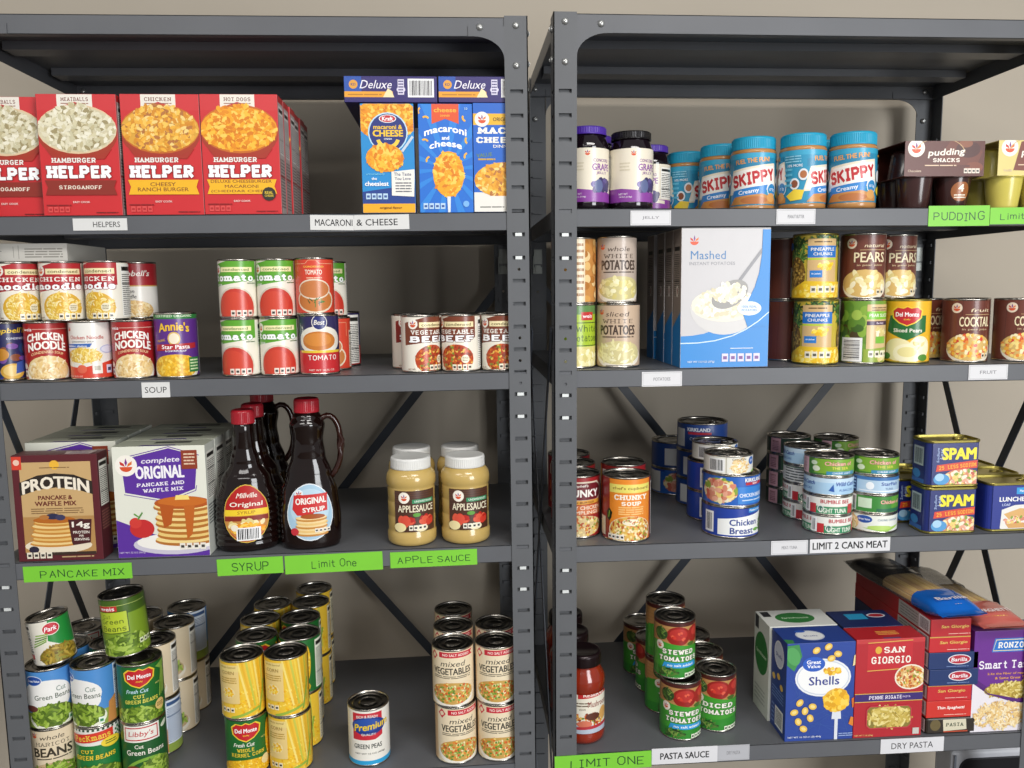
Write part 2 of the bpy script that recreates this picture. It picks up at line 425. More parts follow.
def lay_round(mb, art, R, y0, y1, z0=0, seg=48, prof=None, lift=.12, sy=1, rows=0, halfw=None):
    """wrap artwork round a cylinder (or a turned profile) so every piece lies on its facets"""
    st = 2*PI/seg; lim = halfw if halfw else PI*R
    fn = prof or (lambda v: R)
    for polys, c, z in art.pr:
        for p in polys:
            p = clip(p, 1, y0, y1) if (min(q[1] for q in p) < y0 or max(q[1] for q in p) > y1) else p
            if len(p) < 3: continue
            k0 = math.floor(max(min(q[0] for q in p), -lim)/R/st); k1 = math.floor(min(max(q[0] for q in p), lim-1e-6)/R/st)
            for k in range(k0, k1+1):
                a0, a1 = k*st, (k+1)*st
                g = clip(p, 0, max(a0*R, -lim), min(a1*R, lim))
                if len(g) < 3: continue
                parts = [g]
                if rows:
                    parts = []; v0 = min(q[1] for q in g); v1 = max(q[1] for q in g); j = math.floor(v0/rows)
                    while j*rows < v1:
                        h = clip(g, 1, j*rows, (j+1)*rows); j += 1
                        if len(h) >= 3: parts.append(h)
                for h in parts:
                    vs = []; ns = []
                    for u, v in h:
                        t = (u/R-a0)/st; rr = fn(v)+z+lift
                        vs.append((rr*((1-t)*math.sin(a0)+t*math.sin(a1)), -sy*rr*((1-t)*math.cos(a0)+t*math.cos(a1)), v+z0))
                        ns.append(Vector((math.sin(u/R)*sy, -math.cos(u/R), 0)).normalized())
                    ar = sum(h[i][0]*h[(i+1) % len(h)][1]-h[(i+1) % len(h)][0]*h[i][1] for i in range(len(h)))
                    if abs(ar) < 1e-7: continue
                    idx = list(range(len(h)))
                    if ar < 0: idx.reverse()
                    mb.add(vs, [idx], normals=ns, col=c, smooth=True)

# ------------------------------------------------------------------ artwork of the labels (mm, x round the can, y up)
def d_ag(accent, top, main, kind, bowlc, deep=None, halfw=104, H=97, small=False):
    A = Art(); A.r(-halfw, 0, halfw, H, '#efe9da')
    A.q([(-46, H), (-46, 46), (40, 58), (40, H)], accent)
    A.q([(-46, H+1), (-46, 84), (8, H+1)], '#efe9da')
    A.ag(-30, 82, 8.5)
    A.r(-19, 76, 36, 85, '#f4e6b4'); A.t('condensed', 8, 80.5, 5, '#6a5a2c', w=46, b=.03)
    A.t(top, 1, 68, 7.5, '#f8f4ea', w=70, f='slab', wt=1.2)
    A.t(main, 0, 56.5, 11, '#ffffff', w=74, f='slab', wt=1.7, out=(deep or accent, 1))
    A.bowl(kind, 4, 22, 31, 27, 85, 5, rim='#f7f1e0', bg=bowlc)
    A.e(20, 22, 7, 7, '#eee6c8'); A.micro(15, 25, 18, 26, 3, '#8b7d5a')
    A.icons(-2, 4, 4, 7, '#f4ecd4')
    A.t('NET WT', -33, 6, 2.4, '#8a5a30')
    A.facts(46, 6, 78, 92); A.micro(80, 102, 8, 90, 12, '#8a8478')
    return A
def d_ag_tomato():
    A = Art(); H = 97; A.r(-104, 0, 104, H, '#efe9da')
    A.q([(-46, H+1), (-46, 50), (42, 64), (42, H+1)], '#5da62c'); A.q([(-46, H+1), (-46, 86), (10, H+1)], '#efe9da')
    A.ag(-30, 80, 8); A.r(-21, 76, 34, 84, '#f4ecb4'); A.t('condensed', 6, 80, 4.6, '#3c6a1c', w=44)
    A.t('tomato', 0, 66, 11, '#ffffff', w=72, f='slab', wt=1.7, out=('#3f8a1e', .8))
    A.t('SOUP', -26, 54.5, 3.6, '#ffffff')
    A.e(4, 18, 33, 34, '#d8d0bc'); A.e(4, 17, 31, 32, '#c9392a'); A.e(0, 20, 24, 24, '#d2452f')
    A.r(-46, -1, 46, 2, '#c9392a'); A.icons(-4, 4, 4, 7.4, '#f0e2d4'); A.t('10.75 OZ', -30, 6, 2.6, '#f2e2d2')
    A.micro(24, 40, 56, 59, 1, '#4c6a2c')
    A.facts(47, 5, 78, 90); A.micro(80, 102, 8, 90, 12, '#8a8478')
    return A
def d_weis_noodle():
    A = Art(); A.r(-104, 0, 104, 97, '#a8201f')
    A.r(-44, 84, 44, 85, '#d8b0a0'); A.r(-38, 80, -18, 88, '#b0201f'); A.t('weis', -28, 84, 5, '#ffffff', w=17)
    A.t('CHICKEN', 0, 71, 12, '#fbf7ee', w=58, b=.05, arc=5); A.t('NOODLE', 2, 56, 13, '#fbf7ee', w=60, b=.05, arc=5)
    A.t('CONDENSED SOUP', 2, 45, 4.2, '#f0cf9c', w=50, arc=5)
    A.bowl('pale', 2, 18, 34, 25, 90, 9, rim='#f7f0e0', bg='#e9cf96')
    A.e(-38, 24, 6, 6, '#a8201f'); A.e(-38, 24, 5, 5, '#e8d8c4'); A.icons(-42, 7, 1, 8, '#f0e6d8')
    A.facts(50, 5, 80, 92); return A
def d_white_noodle():
    A = Art(); A.r(-104, 0, 104, 97, '#ece9e2')
    A.q([(-52, -1), (52, -1), (52, 34), (-10, 20), (-52, 24)], '#d9412c')
    A.ag(-32, 84, 6, '#ece9e2'); A.t('Chicken Noodle', -2, 70, 6, '#b83a2c', w=56); A.t('CONDENSED SOUP', -8, 63, 2.6, '#555555', w=38)
    A.q([(-44, 52), (4, 54), (8, 60), (-44, 59)], '#2b62b5'); A.t('healthier choice', -20, 56, 3, '#ffffff', w=40)
    A.bowl('noodle', -8, 40, 30, 13, 55, 4, rim='#e9e4d6', bg='#e2b84a')
    A.e(32, 50, 13, 7, '#b9bedd'); A.e(32, 50, 11, 5.4, '#dfe1ef')
    A.icons(6, 10, 1, 15, '#ece6dc', '#b9b2a2'); A.icons(28, 10, 1, 11, '#d9d4e6', '#4a4468'); A.e(-10, 18, 8, 7, '#e2664c')
    A.t('NET WT 10.75 OZ', -26, 6, 2.4, '#f4d8c8', w=34); A.facts(56, 5, 84, 92); return A
def d_stars():
    A = Art(); A.r(-104, 0, 104, 97, '#5d2c86')
    A.r(-104, 88, 104, 98, '#2f7d3c'); A.t('CERTIFIED ORGANIC', 0, 92.5, 3.6, '#e8f2d8', w=64)
    A.t("Annie's", 0, 76, 13, '#f2c22e', w=50, b=.04, arc=3, out=('#3c1a5c', .8))
    A.e(0, 59, 10, 10, '#d9b25a'); A.e(0, 59, 8, 8, '#efe2c8'); A.t('ORGANIC', -22, 56, 3.4, '#e2b440', w=16, rot=.15)
    A.q([(-34, 40), (38, 44), (38, 52), (-34, 50)], '#b3262e'); A.t('Star Pasta', 2, 46.5, 6, '#ffffff', w=46, b=.03)
    A.t('& CHICKEN SOUP', 2, 40.5, 2.6, '#ffffff', w=34)
    A.bowl('star', 0, 17, 40, 20, 110, 2, rim='#f0ecd8', bg='#e2b02a')
    A.r(22, 8, 44, 30, '#2f7d3c'); A.micro(24, 42, 10, 28, 4, '#d8e8b8'); A.facts(50, 5, 80, 84); return A.scale(1, 1.11)
def d_kids():
    A = Art(); A.r(-104, 0, 104, 97, '#2a2c5e')
    A.t("Campbell's", -6, 82, 11, '#f0c93c', w=64, b=.02, sh=.25, out=('#14163a', 1)); A.t('CONDENSED', 10, 70, 3.4, '#dfe2f0')
    r = random.Random(3)
    for i in range(26): A.e(r.uniform(-46, 46), r.uniform(6, 60), r.uniform(3, 9), r.uniform(3, 9), r.choice(['#3e4a9c', '#5a3c8a', '#7a4ea0', '#23406e', '#8a4a2c', '#303a7a']))
    A.e(-14, 44, 12, 10, '#c98a2c'); A.e(2, 16, 18, 13, '#e0b048'); A.e(2, 17, 14, 9, '#ecca7a'); A.q([(6, 12), (26, 16), (22, 34), (8, 30)], '#3f5aa8')
    A.r(-104, 0, 104, 4, '#8a7a3c'); A.facts(54, 8, 84, 88); return A
def d_campbells():
    A = Art(); A.r(-104, 0, 104, 97, '#e8e4dc'); A.r(-104, 56, 104, 97, '#a3222a'); A.r(-104, 55, 104, 57, '#c9a25a')
    A.t("Campbell's", 0, 76, 13, '#f4efe4', w=66, sh=.3, b=.01); A.t('Chicken', -8, 47, 6.5, '#3c3a3a', sh=.2); A.t('Noodle', -4, 38, 6.5, '#3c3a3a', sh=.2)
    A.bowl('pale', 2, 15, 36, 18, 60, 6, rim='#efe8da', bg='#d9b070'); return A
def d_bisque():
    A = Art(); A.r(-104, 0, 104, 97, '#d8452e')
    A.line([(-40, 84), (-12, 84), (-6, 90), (6, 90), (12, 84), (40, 84), (40, 60)], .8, '#f0b08a'); A.line([(-40, 84), (-40, 60)], .8, '#f0b08a')
    A.t('CONDENSED', 2, 79, 3, '#f4c04a', w=34, b=.04); A.t('TOMATO', 2, 70, 8, '#f8ead8', w=28); A.micro(-10, 16, 59, 62, 1, '#f4d0b0')
    A.e(4, 24, 33, 22, '#e9d9c0'); A.e(4, 24, 30, 19, '#c77838'); A.e(2, 42, 28, 17, '#e8d8c0'); A.e(2, 42, 26, 14.5, '#c97a42')
    A.food('leaf', 4, 22, 14, 7, 7, 2, sc=.5); A.r(-104, -1, 104, 2, '#b33a26'); A.facts(47, 5, 76, 70, '#e9dcc8'); return A
def d_purple_tomato():
    A = Art(); A.r(-104, 0, 104, 104, '#2b2558'); A.r(-104, 0, 104, 38, '#c6252b')
    A.e(4, 58, 40, 24, '#ece7da'); A.e(2, 57, 30, 16, '#c9792c'); A.e(0, 59, 24, 11, '#d88a38'); A.q([(-50, 30), (50, 30), (50, 40), (-50, 40)], '#c6252b')
    A.r(-34, 37, 46, 41, '#eccb3a'); A.e(4, 88, 13, 13, '#f0ece2'); A.e(4, 88, 11.8, 11.8, '#232c72'); A.t('Best', 4, 88, 8, '#f0ece2', w=17, sh=.2)
    A.t('CONDENSED', -34, 74, 3, '#d9d4ea', rot=PI/2, w=24); A.t('SOUP', -28, 74, 4, '#ffffff', rot=PI/2)
    A.t('TOMATO', 8, 29, 8.5, '#f6f0e8', w=50, f='pen', wt=.9); A.t('NET WT 10.75 OZ', 6, 8, 3, '#f4dcd0', w=44); A.facts(54, 5, 84, 95); return A

def d_veg_top(name2='Cut', big='Green Beans', logo=True):   # blue-topped value can
    A = Art(); A.r(-120, 0, 120, 110, '#4f8fd0')
    A.e(-6, 62, 42, 26, '#f1f0ec'); A.r(-120, 0, 120, 30, '#8fa648'); A.e(-6, 50, 40, 22, '#f1f0ec')
    if logo: A.e(-26, 88, 15, 9, '#e8eef6'); A.e(-26, 88, 14, 8, '#2350a4'); A.t('Great Value', -26, 88, 4, '#ffffff', w=23)
    A.t(name2, 18, 70, 9, '#8a9a90', w=16); A.t(big, 4, 58, 9, '#4c5c4a', w=58, b=.01)
    A.bowl('bean', 2, 24, 37, 22, 80, 12, rim='#eef0dc', bg='#5f7424'); A.e(-32, 38, 12, 6, '#6c3a34')
    A.icons(28, 6, 1, 9, '#e8f4e4', '#2f8a5c'); A.facts(58, 20, 96, 104, '#dfe9f4', '#3a5a8c'); A.q([(42, 0), (60, 0), (60, 50), (46, 40)], '#c98a4a'); return A
def d_weis_beans():
    A = Art(); A.r(-120, 0, 120, 110, '#587a22'); A.r(-120, 0, 120, 78, '#7d9c28'); A.r(-120, 78, 120, 110, '#46661c')
    A.line([(-50, 94), (50, 94)], .7, '#c9d87a'); A.r(-40, 84, -4, 94, '#c22f2c'); A.t('weis', -22, 89, 6.5, '#ffffff', w=28)
    A.r(-44, 44, 12, 84, '#3c5418'); A.r(-42.5, 45.5, 10.5, 82.5, '#b9cc36'); A.t('Cut', -24, 75, 7, '#5a7420', f='hand', wt=.8)
    A.t('Green', -16, 66, 9, '#33481a', f='hand', w=40, wt=.7); A.t('Beans', -14, 53, 10, '#33481a', f='hand', w=42, wt=.7)
    A.food('bean', 4, 20, 46, 20, 110, 5, sc=1.15, bg='#5c7820'); A.icons(26, 18, 3, 7, '#e6ecc8'); A.facts(64, 8, 100, 100, '#dfe4c4'); return A
def d_monte(kind):
    A = Art(); pe = kind == 'pear'; bg = '#1c6a2c' if not pe else '#efb823'
    A.r(-120, 0, 120, 110, bg)
    if pe: A.q([(-30, 84), (34, 84), (34, 56), (0, 40), (-36, 56)], '#1f6a30')
    def sh(s, c): A.p([(0+s*x, 84+s*y) for x, y in [(-24, 8), (-16, 14), (-6, 12), (0, 15), (6, 12), (16, 14), (24, 8), (22, -4), (12, -12), (0, -17), (-12, -12), (-22, -4)]], c)
    sh(1.12, '#f2cf3a'); sh(1.0, '#c4232a'); A.t('Del Monte', 0, 86, 7.5, '#ffffff', w=38, b=.03); A.t('Quality', 0, 77, 3.4, '#f2cf3a')
    if kind == 'corn':
        A.t('WITH', 32, 66, 3, '#d9d27a'); A.t('Fresh Cut', -4, 60, 7, '#f4f2e4', sh=.25, w=36); A.t('WHOLE', -2, 50, 6.5, '#f2cf3a', f='slab', w=30, wt=1.2)
        A.t('KERNEL CORN', 2, 41, 7, '#f2cf3a', w=60, f='slab', wt=1.2); A.food('corn', 0, 14, 50, 18, 150, 2, bg='#e8b41e'); A.e(34, 24, 9, 9, '#e8d8a0')
        A.food('corn', 44, 60, 8, 34, 40, 6, bg='#e8b41e')
    elif kind == 'bean':
        A.t('WITH', 32, 66, 3, '#d9d27a'); A.t('Fresh Cut', -4, 60, 7, '#bfe0ea', sh=.25, w=36); A.t('CUT', -2, 50, 6.5, '#e9dc5a', f='slab', w=18, wt=1.2)
        A.t('GREEN BEANS', 2, 41, 7, '#e9dc5a', w=56, f='slab', wt=1.2); A.food('bean', -4, 14, 46, 17, 80, 3, bg='#5c7a22'); A.e(34, 26, 10, 10, '#e4c47a'); A.micro(27, 41, 22, 30, 3, '#7a5a2a')
        for k in range(5): A.line([(42+k*2, 96-k*3), (34+k*4, 40+k*2)], 2.6, ['#8fb84a', '#7aa63c', '#a4c860'][k % 3])
        A.q([(28, 96), (48, 104), (54, 92), (40, 88)], '#86b44c')
    else:
        A.t('Sliced Pears', 2, 58, 6.5, '#f6f2e2', w=48, b=.03); A.e(-14, 24, 26, 20, '#f2e8b4'); A.e(24, 28, 20, 20, '#f4ecc4'); A.e(4, 18, 26, 17, '#f7f0cc'); A.e(2, 20, 16, 9, '#ece09c')
        A.e(30, 10, 10, 6, '#4f8a2c'); A.e(-36, 12, 9, 6, '#4f8a2c'); A.food('pear', 26, 32, 14, 12, 10, 4, sc=.7); A.micro(-50, -46, 20, 84, 3, '#4a4a20')
    A.facts(62, 8, 100, 100, '#e8ecd8'); return A
def d_libby():
    A = Art(); A.r(-120, 0, 120, 110, '#1e5a2a'); A.r(-34, 74, 30, 104, '#f2efe6'); A.r(-31, 77, 27, 101, '#c4252c'); A.r(-29, 79, 25, 99, '#f2efe6')
    A.t("Libby's", -2, 88, 12, '#c4252c', w=42, sh=.15, b=.01); A.e(42, 94, 9, 4.5, '#dfe8d4', rot=.4)
    A.t('Cut', -6, 66, 7, '#f0f0e0'); A.t('Green Beans', 4, 55, 9.5, '#f2f2e2', w=66, b=.02, out=('#0f3a18', .6))
    A.arcs(10, 0, 44, 50, .3, 2.6, '#7fae3c', sy=.9); A.food('bean', 22, 18, 32, 22, 70, 8, bg='#6c8c2c'); A.e(-18, 22, 14, 9, '#7a3a22'); A.facts(64, 8, 100, 100); return A
def d_checker():
    A = Art(); A.r(-120, 0, 120, 110, '#ecebe2'); A.q([(-120, 0), (-120, 74), (120, 74), (120, 0)], '#1f7a3a')
    for i in range(30):
        for j in range(2):
            if (i+j) % 2 == 0: A.r(-60+i*4, 100+j*4, -56+i*4, 104+j*4, '#2a4a34')
    for i in range(6):
        for j in range(6):
            if (i+j) % 2 == 0: A.r(34+i*4, 74+j*4, 38+i*4, 78+j*4, '#2f7a44')
    A.q([(-44, 78), (30, 84), (30, 100), (-44, 94)], '#d9392a'); A.t('Peckmans', -6, 89, 11, '#f2d04a', w=62, f='slab', wt=1.1, rot=.07)
    A.e(26, 76, 17, 9, '#f2d43a'); A.micro(16, 36, 72, 80, 2, '#4a6a2a'); A.t('CUT', -14, 64, 6.5, '#f0cf3c', f='slab', w=22, wt=1.3)
    A.t('GREEN BEANS', -2, 53, 8.5, '#f0cf3c', w=68, f='slab', wt=1.4); A.food('bean', 0, 16, 44, 22, 80, 8, bg='#58741f'); A.facts(70, 8, 104, 70, '#e8ecd8'); return A
def d_agplain(l1, l2, l3, kind, bg='#e4d3b4', ink='#3a3226', H=110, logo=True, n=60, food2=None, dark='#c9ae84'):
    A = Art(); A.r(-120, 0, 120, H, bg); A.q([(-50, 0), (-120, 0), (-120, H), (-50, H)], dark)
    if logo: A.ag(-30, 96, 8, bg)
    A.t(l1, 0, 92, 8, ink, sh=.25, f=None, w=40, b=-.005); A.t(l2, 0, 80, 7, ink, f='slab', w=56, wt=.7); A.t(l3, 0, 65, 16, ink, w=64, b=.04)
    A.micro(-28, 30, 51, 55, 1, ink)
    A.bowl(kind, 2, 26, 42, 22, n, 7, rim='#ede6d6', bg={'potato': '#cfc48a', 'slice': '#d4c992'}.get(kind, dark)); A.micro(-20, 30, 3, 5, 1, ink); A.facts(58, 6, 96, 102); return A
def d_park():
    A = Art(); A.r(-120, 0, 120, 84, '#e9e4d6'); A.q([(0, 85), (46, 85), (46, 26), (10, 34), (-6, 44)], '#1f8a3a')
    A.e(2, 64, 14, 11, '#f2ece0'); A.e(2, 64, 12.6, 9.8, '#c8283a'); A.t('Park', 2, 64, 8, '#ffffff', w=19, sh=.2)
    for k in range(5): A.line([(-32+k*2, 36+k*5), (-8+k, 44+k*3)], 2.2, ['#6f9a34', '#88b048', '#557c28'][k % 3])
    A.food('brownbean', 10, 16, 34, 17, 70, 4, sc=.9, bg='#7d7022'); A.facts(-56, 6, -34, 76); A.r(-54, 14, -36, 22, '#c8283a'); return A
def d_corn():
    A = Art(); A.r(-120, 0, 120, 110, '#efc53a'); A.food('corn', 24, 30, 40, 30, 130, 5); 
    for k in range(7): A.line([(-6+k*7, 108), (12+k*5, 20)], 3.4, ['#f6df7a', '#e9b428', '#c9c84a', '#f4d450'][k % 4])
    A.line([(30, 8), (44, 60)], 4, '#8fae3c'); A.line([(-20, 4), (30, 16)], 4.5, '#9ab844')
    A.r(-44, 30, -4, 88, '#e8cc86'); A.r(-44, 88, -4, 100, '#ead488'); A.t('whole kernel', -24, 96, 3.6, '#9a7a2c', w=30); A.t('CORN', -24, 86, 6, '#9a7a2c', w=24)
    A.micro(-40, -8, 66, 78, 3, '#b8933c'); A.e(-24, 50, 12, 10, '#f0dca4'); A.food('corn', -24, 50, 11, 9, 26, 8); A.icons(-38, 14, 3, 7, '#f2e6c0'); A.facts(58, 8, 96, 100, '#efe6c4'); return A
def d_peas():
    A = Art(); A.r(-120, 0, 120, 110, '#efece2'); A.r(-120, 0, 120, 11, '#2fa3d8')
    A.q([(-30, 100), (26, 100), (26, 56), (12, 50), (-30, 50)], '#c9283a'); A.e(0, 76, 32, 17, '#1f3a86'); A.e(-2, 78, 26, 12, '#2a52a8')
    A.t('RICH & READY', -2, 93, 5, '#f4efe4', w=40, arc=2); A.t('Premium', 6, 76, 13, '#f2cf2e', w=64, b=.03, sh=.2, rot=.12, out=('#14245c', .7)); A.t('QUALITY', 0, 60, 4.6, '#f4efe4', w=26)
    A.t('GREEN PEAS', -2, 38, 8.5, '#2f3a34', w=52, b=.02); A.t('NET WT 15 OZ (425g)', 2, 24, 3.6, '#4a4a44', w=56); A.facts(56, 16, 92, 102); return A
def d_mixed():
    A = Art(); A.r(-120, 0, 120, 110, '#ecdcbc'); A.q([(-120, 0), (-46, 0), (-46, 110), (-120, 110)], '#dcb88a')
    A.q([(-22, 92), (46, 92), (40, 97), (46, 102), (-22, 102)], '#c8283a'); A.t('NO SALT ADDED', 10, 97, 4.6, '#f8efe4', w=50)
    A.q([(-36, 106), (-31, 96), (-20, 96), (-29, 89), (-25, 79), (-36, 86), (-46, 79), (-43, 89), (-50, 96), (-40, 96)][:0] or [(-34, 103), (-26, 94), (-34, 85), (-42, 94)], '#c8283a'); A.e(-34, 94, 4, 4, '#ecdcbc')
    A.t('mixed', 4, 81, 10, '#37342c', sh=.25, w=44, b=0); A.t('VEGETABLES', 2, 67, 12, '#37342c', w=74, b=.03); A.micro(-34, 38, 53, 59, 2, '#6a6250')
    A.bowl('veg', 2, 26, 42, 22, 95, 7, rim='#f4efe2', bg='#c9a052'); A.micro(-20, 30, 2, 4, 1, '#5a5244'); A.facts(58, 6, 96, 102); return A
def d_potpic():
    A = Art(); A.r(-120, 0, 120, 110, '#c98a44'); r = random.Random(5)
    for i in range(60): A.e(r.uniform(-58, 58), r.uniform(4, 106), r.uniform(7, 11), r.uniform(5, 9), r.choice(['#d9a050', '#c88a3c', '#e6bb74', '#b5742c', '#edcf96']))
    A.r(-10, 0, 12, 110, '#e9d9b8'); A.r(44, 8, 56, 104, '#e8a050'); A.micro(-8, 10, 10, 104, 9, '#a0703a'); return A
def d_limepot():
    A = Art(); A.r(-120, 0, 120, 110, '#a9c62e'); A.r(-120, 92, 120, 110, '#5e8a4a'); A.r(12, 82, 38, 96, '#c5302c'); A.t('weis', 25, 89, 6, '#ffffff', w=20)
    A.r(-120, 77, 120, 78.5, '#3a5218'); A.r(-120, 38, 120, 39.5, '#3a5218'); A.t('White', 26, 68, 12, '#37501a', f='hand', w=46, wt=.7); A.t('Potatoes', 24, 52, 12, '#37501a', f='hand', w=56, wt=.7)
    A.r(-120, 0, 120, 37, '#d9cf7e'); A.food('potato', 10, 16, 44, 17, 40, 3, sc=1.2); return A
def d_pine():
    A = Art(); A.r(-120, 0, 120, 110, '#c9b23c')
    for s, x in ((1, -48), (2, 56)):
        A.food('leaf', x, 84, 20, 26, 60, s); A.e(x, 44, 18, 30, '#7a5a24'); A.food('cone', x, 44, 18, 28, 90, s+4)
    A.food('leaf', 12, 102, 40, 8, 30, 9)
    A.r(-26, 24, 24, 104, '#d2b078'); A.micro(-16, 14, 96, 101, 1, '#6a5230'); A.r(-26, 72, 24, 92, '#1f6fc0'); A.t('PINEAPPLE', -1, 86, 5.5, '#f4f0e4', w=40); A.t('CHUNKS', -1, 78, 5, '#f4f0e4', w=32)
    A.r(-26, 68, 24, 71, '#b8cf3a'); A.food('pine', 4, 58, 14, 7, 14, 3); A.r(-22, 38, -2, 50, '#2a7ac8'); A.t('in juice', -12, 44, 3.4, '#ffffff', w=14)
    A.q([(-60, 0), (60, 0), (60, 10), (40, 30), (-30, 32), (-60, 14)], '#e8bf24'); A.food('pine', 0, 14, 50, 14, 60, 8); A.icons(-20, 12, 4, 9, '#e8e2cc', '#5a5648')
    A.facts(62, 4, 84, 56, '#e8ecdf'); A.facts(-100, 4, -66, 56, '#e8ecdf'); A.e(-62, 92, 7, 7, '#1f5ca8'); return A
def d_agmaroon(l1, l2, kind, sub, n=45):
    A = Art(); A.r(-120, 0, 120, 110, '#6b3426'); r = random.Random(2)
    for k in range(14): A.line([(-120+k*18, 0), (-116+k*18, 110)], 1.1, '#5c2b20')
    A.ag(-18, 96, 9, '#ead8c0'); A.t(l1, 22, 92, 6, '#e8d4b0', sh=.3, w=36); A.r(-4, 84, 44, 85, '#c9a878'); A.t(l2, 14, 72, 17, '#efe0b8', w=54, b=.02)
    A.t(sub, 14, 58, 4, '#d9c096', w=44); A.e(8, 22, 42, 25, '#e9e0cc'); A.e(6, 27, 40, 24, '#d8b46a')
    A.food(kind, 6, 28, 40, 23, int(n*1.4), 5); A.icons(26, 8, 2, 7, '#e8dcc0'); A.facts(60, 6, 98, 102); return A
def d_limepear():
    A = Art(); A.r(-120, 0, 120, 110, '#6f9a34'); r = random.Random(8)
    for i in range(30): A.e(r.uniform(-60, 0), r.uniform(40, 104), r.uniform(6, 11), r.uniform(7, 12), r.choice(['#5f8a2c', '#86ac3c', '#a3c050', '#3f6420', '#4a3c22']))
    A.r(0, 24, 50, 104, '#d6ba86'); A.micro(8, 44, 92, 100, 2, '#6a5230'); A.r(0, 78, 50, 92, '#7cc032'); A.t('PEAR SLICES', 25, 85, 5.5, '#f4f4e4', w=42); A.r(0, 68, 50, 75, '#4c2f4c'); A.t('Bartlett', 25, 71.5, 3.6, '#e8dce8')
    A.food('pear', 28, 56, 16, 8, 8, 2, sc=.7); A.r(16, 36, 40, 48, '#78b83a'); A.q([(-4, 0), (60, 0), (60, 30), (-4, 26)], '#93a93c'); A.food('pear', 34, 14, 20, 10, 18, 6, sc=.6); A.icons(4, 12, 4, 9, '#efe8d4', '#5a5648')
    A.bars(-44, 4, -6, 46, horiz=True); A.facts(60, 6, 98, 90); return A
def d_chunky():
    A = Art(); A.r(-140, 0, 140, 112, '#9c1f24'); A.q([(-50, 92), (-38, 102), (38, 102), (50, 92), (50, 74), (38, 66), (-38, 66), (-50, 74)], '#d9c9b4'); A.q([(-47, 91), (-36, 99), (36, 99), (47, 91), (47, 75), (36, 69), (-36, 69), (-47, 75)], '#6e1a24')
    A.t("Campbell's", 0, 94, 6, '#f2ece0', sh=.3, w=34); A.t('CHUNKY', 0, 81, 13, '#f6f2ea', w=78, b=.05, f=None); A.q([(-44, 60), (44, 62), (44, 69), (-44, 67)], '#e0a03c'); A.t('SIRLOIN BURGER', 0, 64.5, 3.4, '#5a1a18', w=60)
    A.r(-50, 42, 50, 60, '#d2703c'); A.t('CREAMY CHICKEN', 2, 55, 6.5, '#f6ead4', w=84, b=.02); A.t('& DUMPLINGS', 2, 46.5, 6, '#f6ead4', w=74, b=.02); A.food('soup', 0, 22, 48, 19, 80, 3, bg='#d8c08a'); A.facts(72, 8, 112, 104); return A
def d_chefs():
    A = Art(); A.r(-140, 0, 140, 112, '#8e1d1e'); A.r(-26, 0, 56, 112, '#e88a28'); A.r(-26, 88, 56, 103, '#e8dc6c'); A.t("chef's cupboard", 15, 95.5, 6.5, '#8a5a1c', w=68)
    A.t('CHUNKY', 15, 80, 9.5, '#fbf4e4', w=62, f='slab', wt=1.5); A.t('SOUP', 15, 69, 7.5, '#fbf4e4', w=36, f='slab', wt=1.6); A.micro(-8, 38, 48, 64, 4, '#f4c47c', k=.55)
    A.q([(-32, 40), (-26, 36), (-22, 42), (-20, 52), (-27, 60), (-33, 52)], '#14220f'); A.line([(-28, 42), (-26, 54)], 1.5, '#8fc43a')
    A.e(14, 20, 41, 27, '#efe2c4'); A.food('soup', 14, 21, 38, 25, 130, 4, bg='#e0b45a'); A.e(14, 36, 15, 6, '#f4ead0'); A.food('soup', 14, 37, 13, 5, 14, 2, sc=.6); A.arcs(40, 26, 2, 4, -.5, 1.3, '#d8d4cc')
    A.r(-120, 8, -36, 42, '#d9cfc0'); A.icons(-28, 5, 4, 7, '#f2ecdf', gap=1.1); A.facts(62, 8, 104, 104); return A
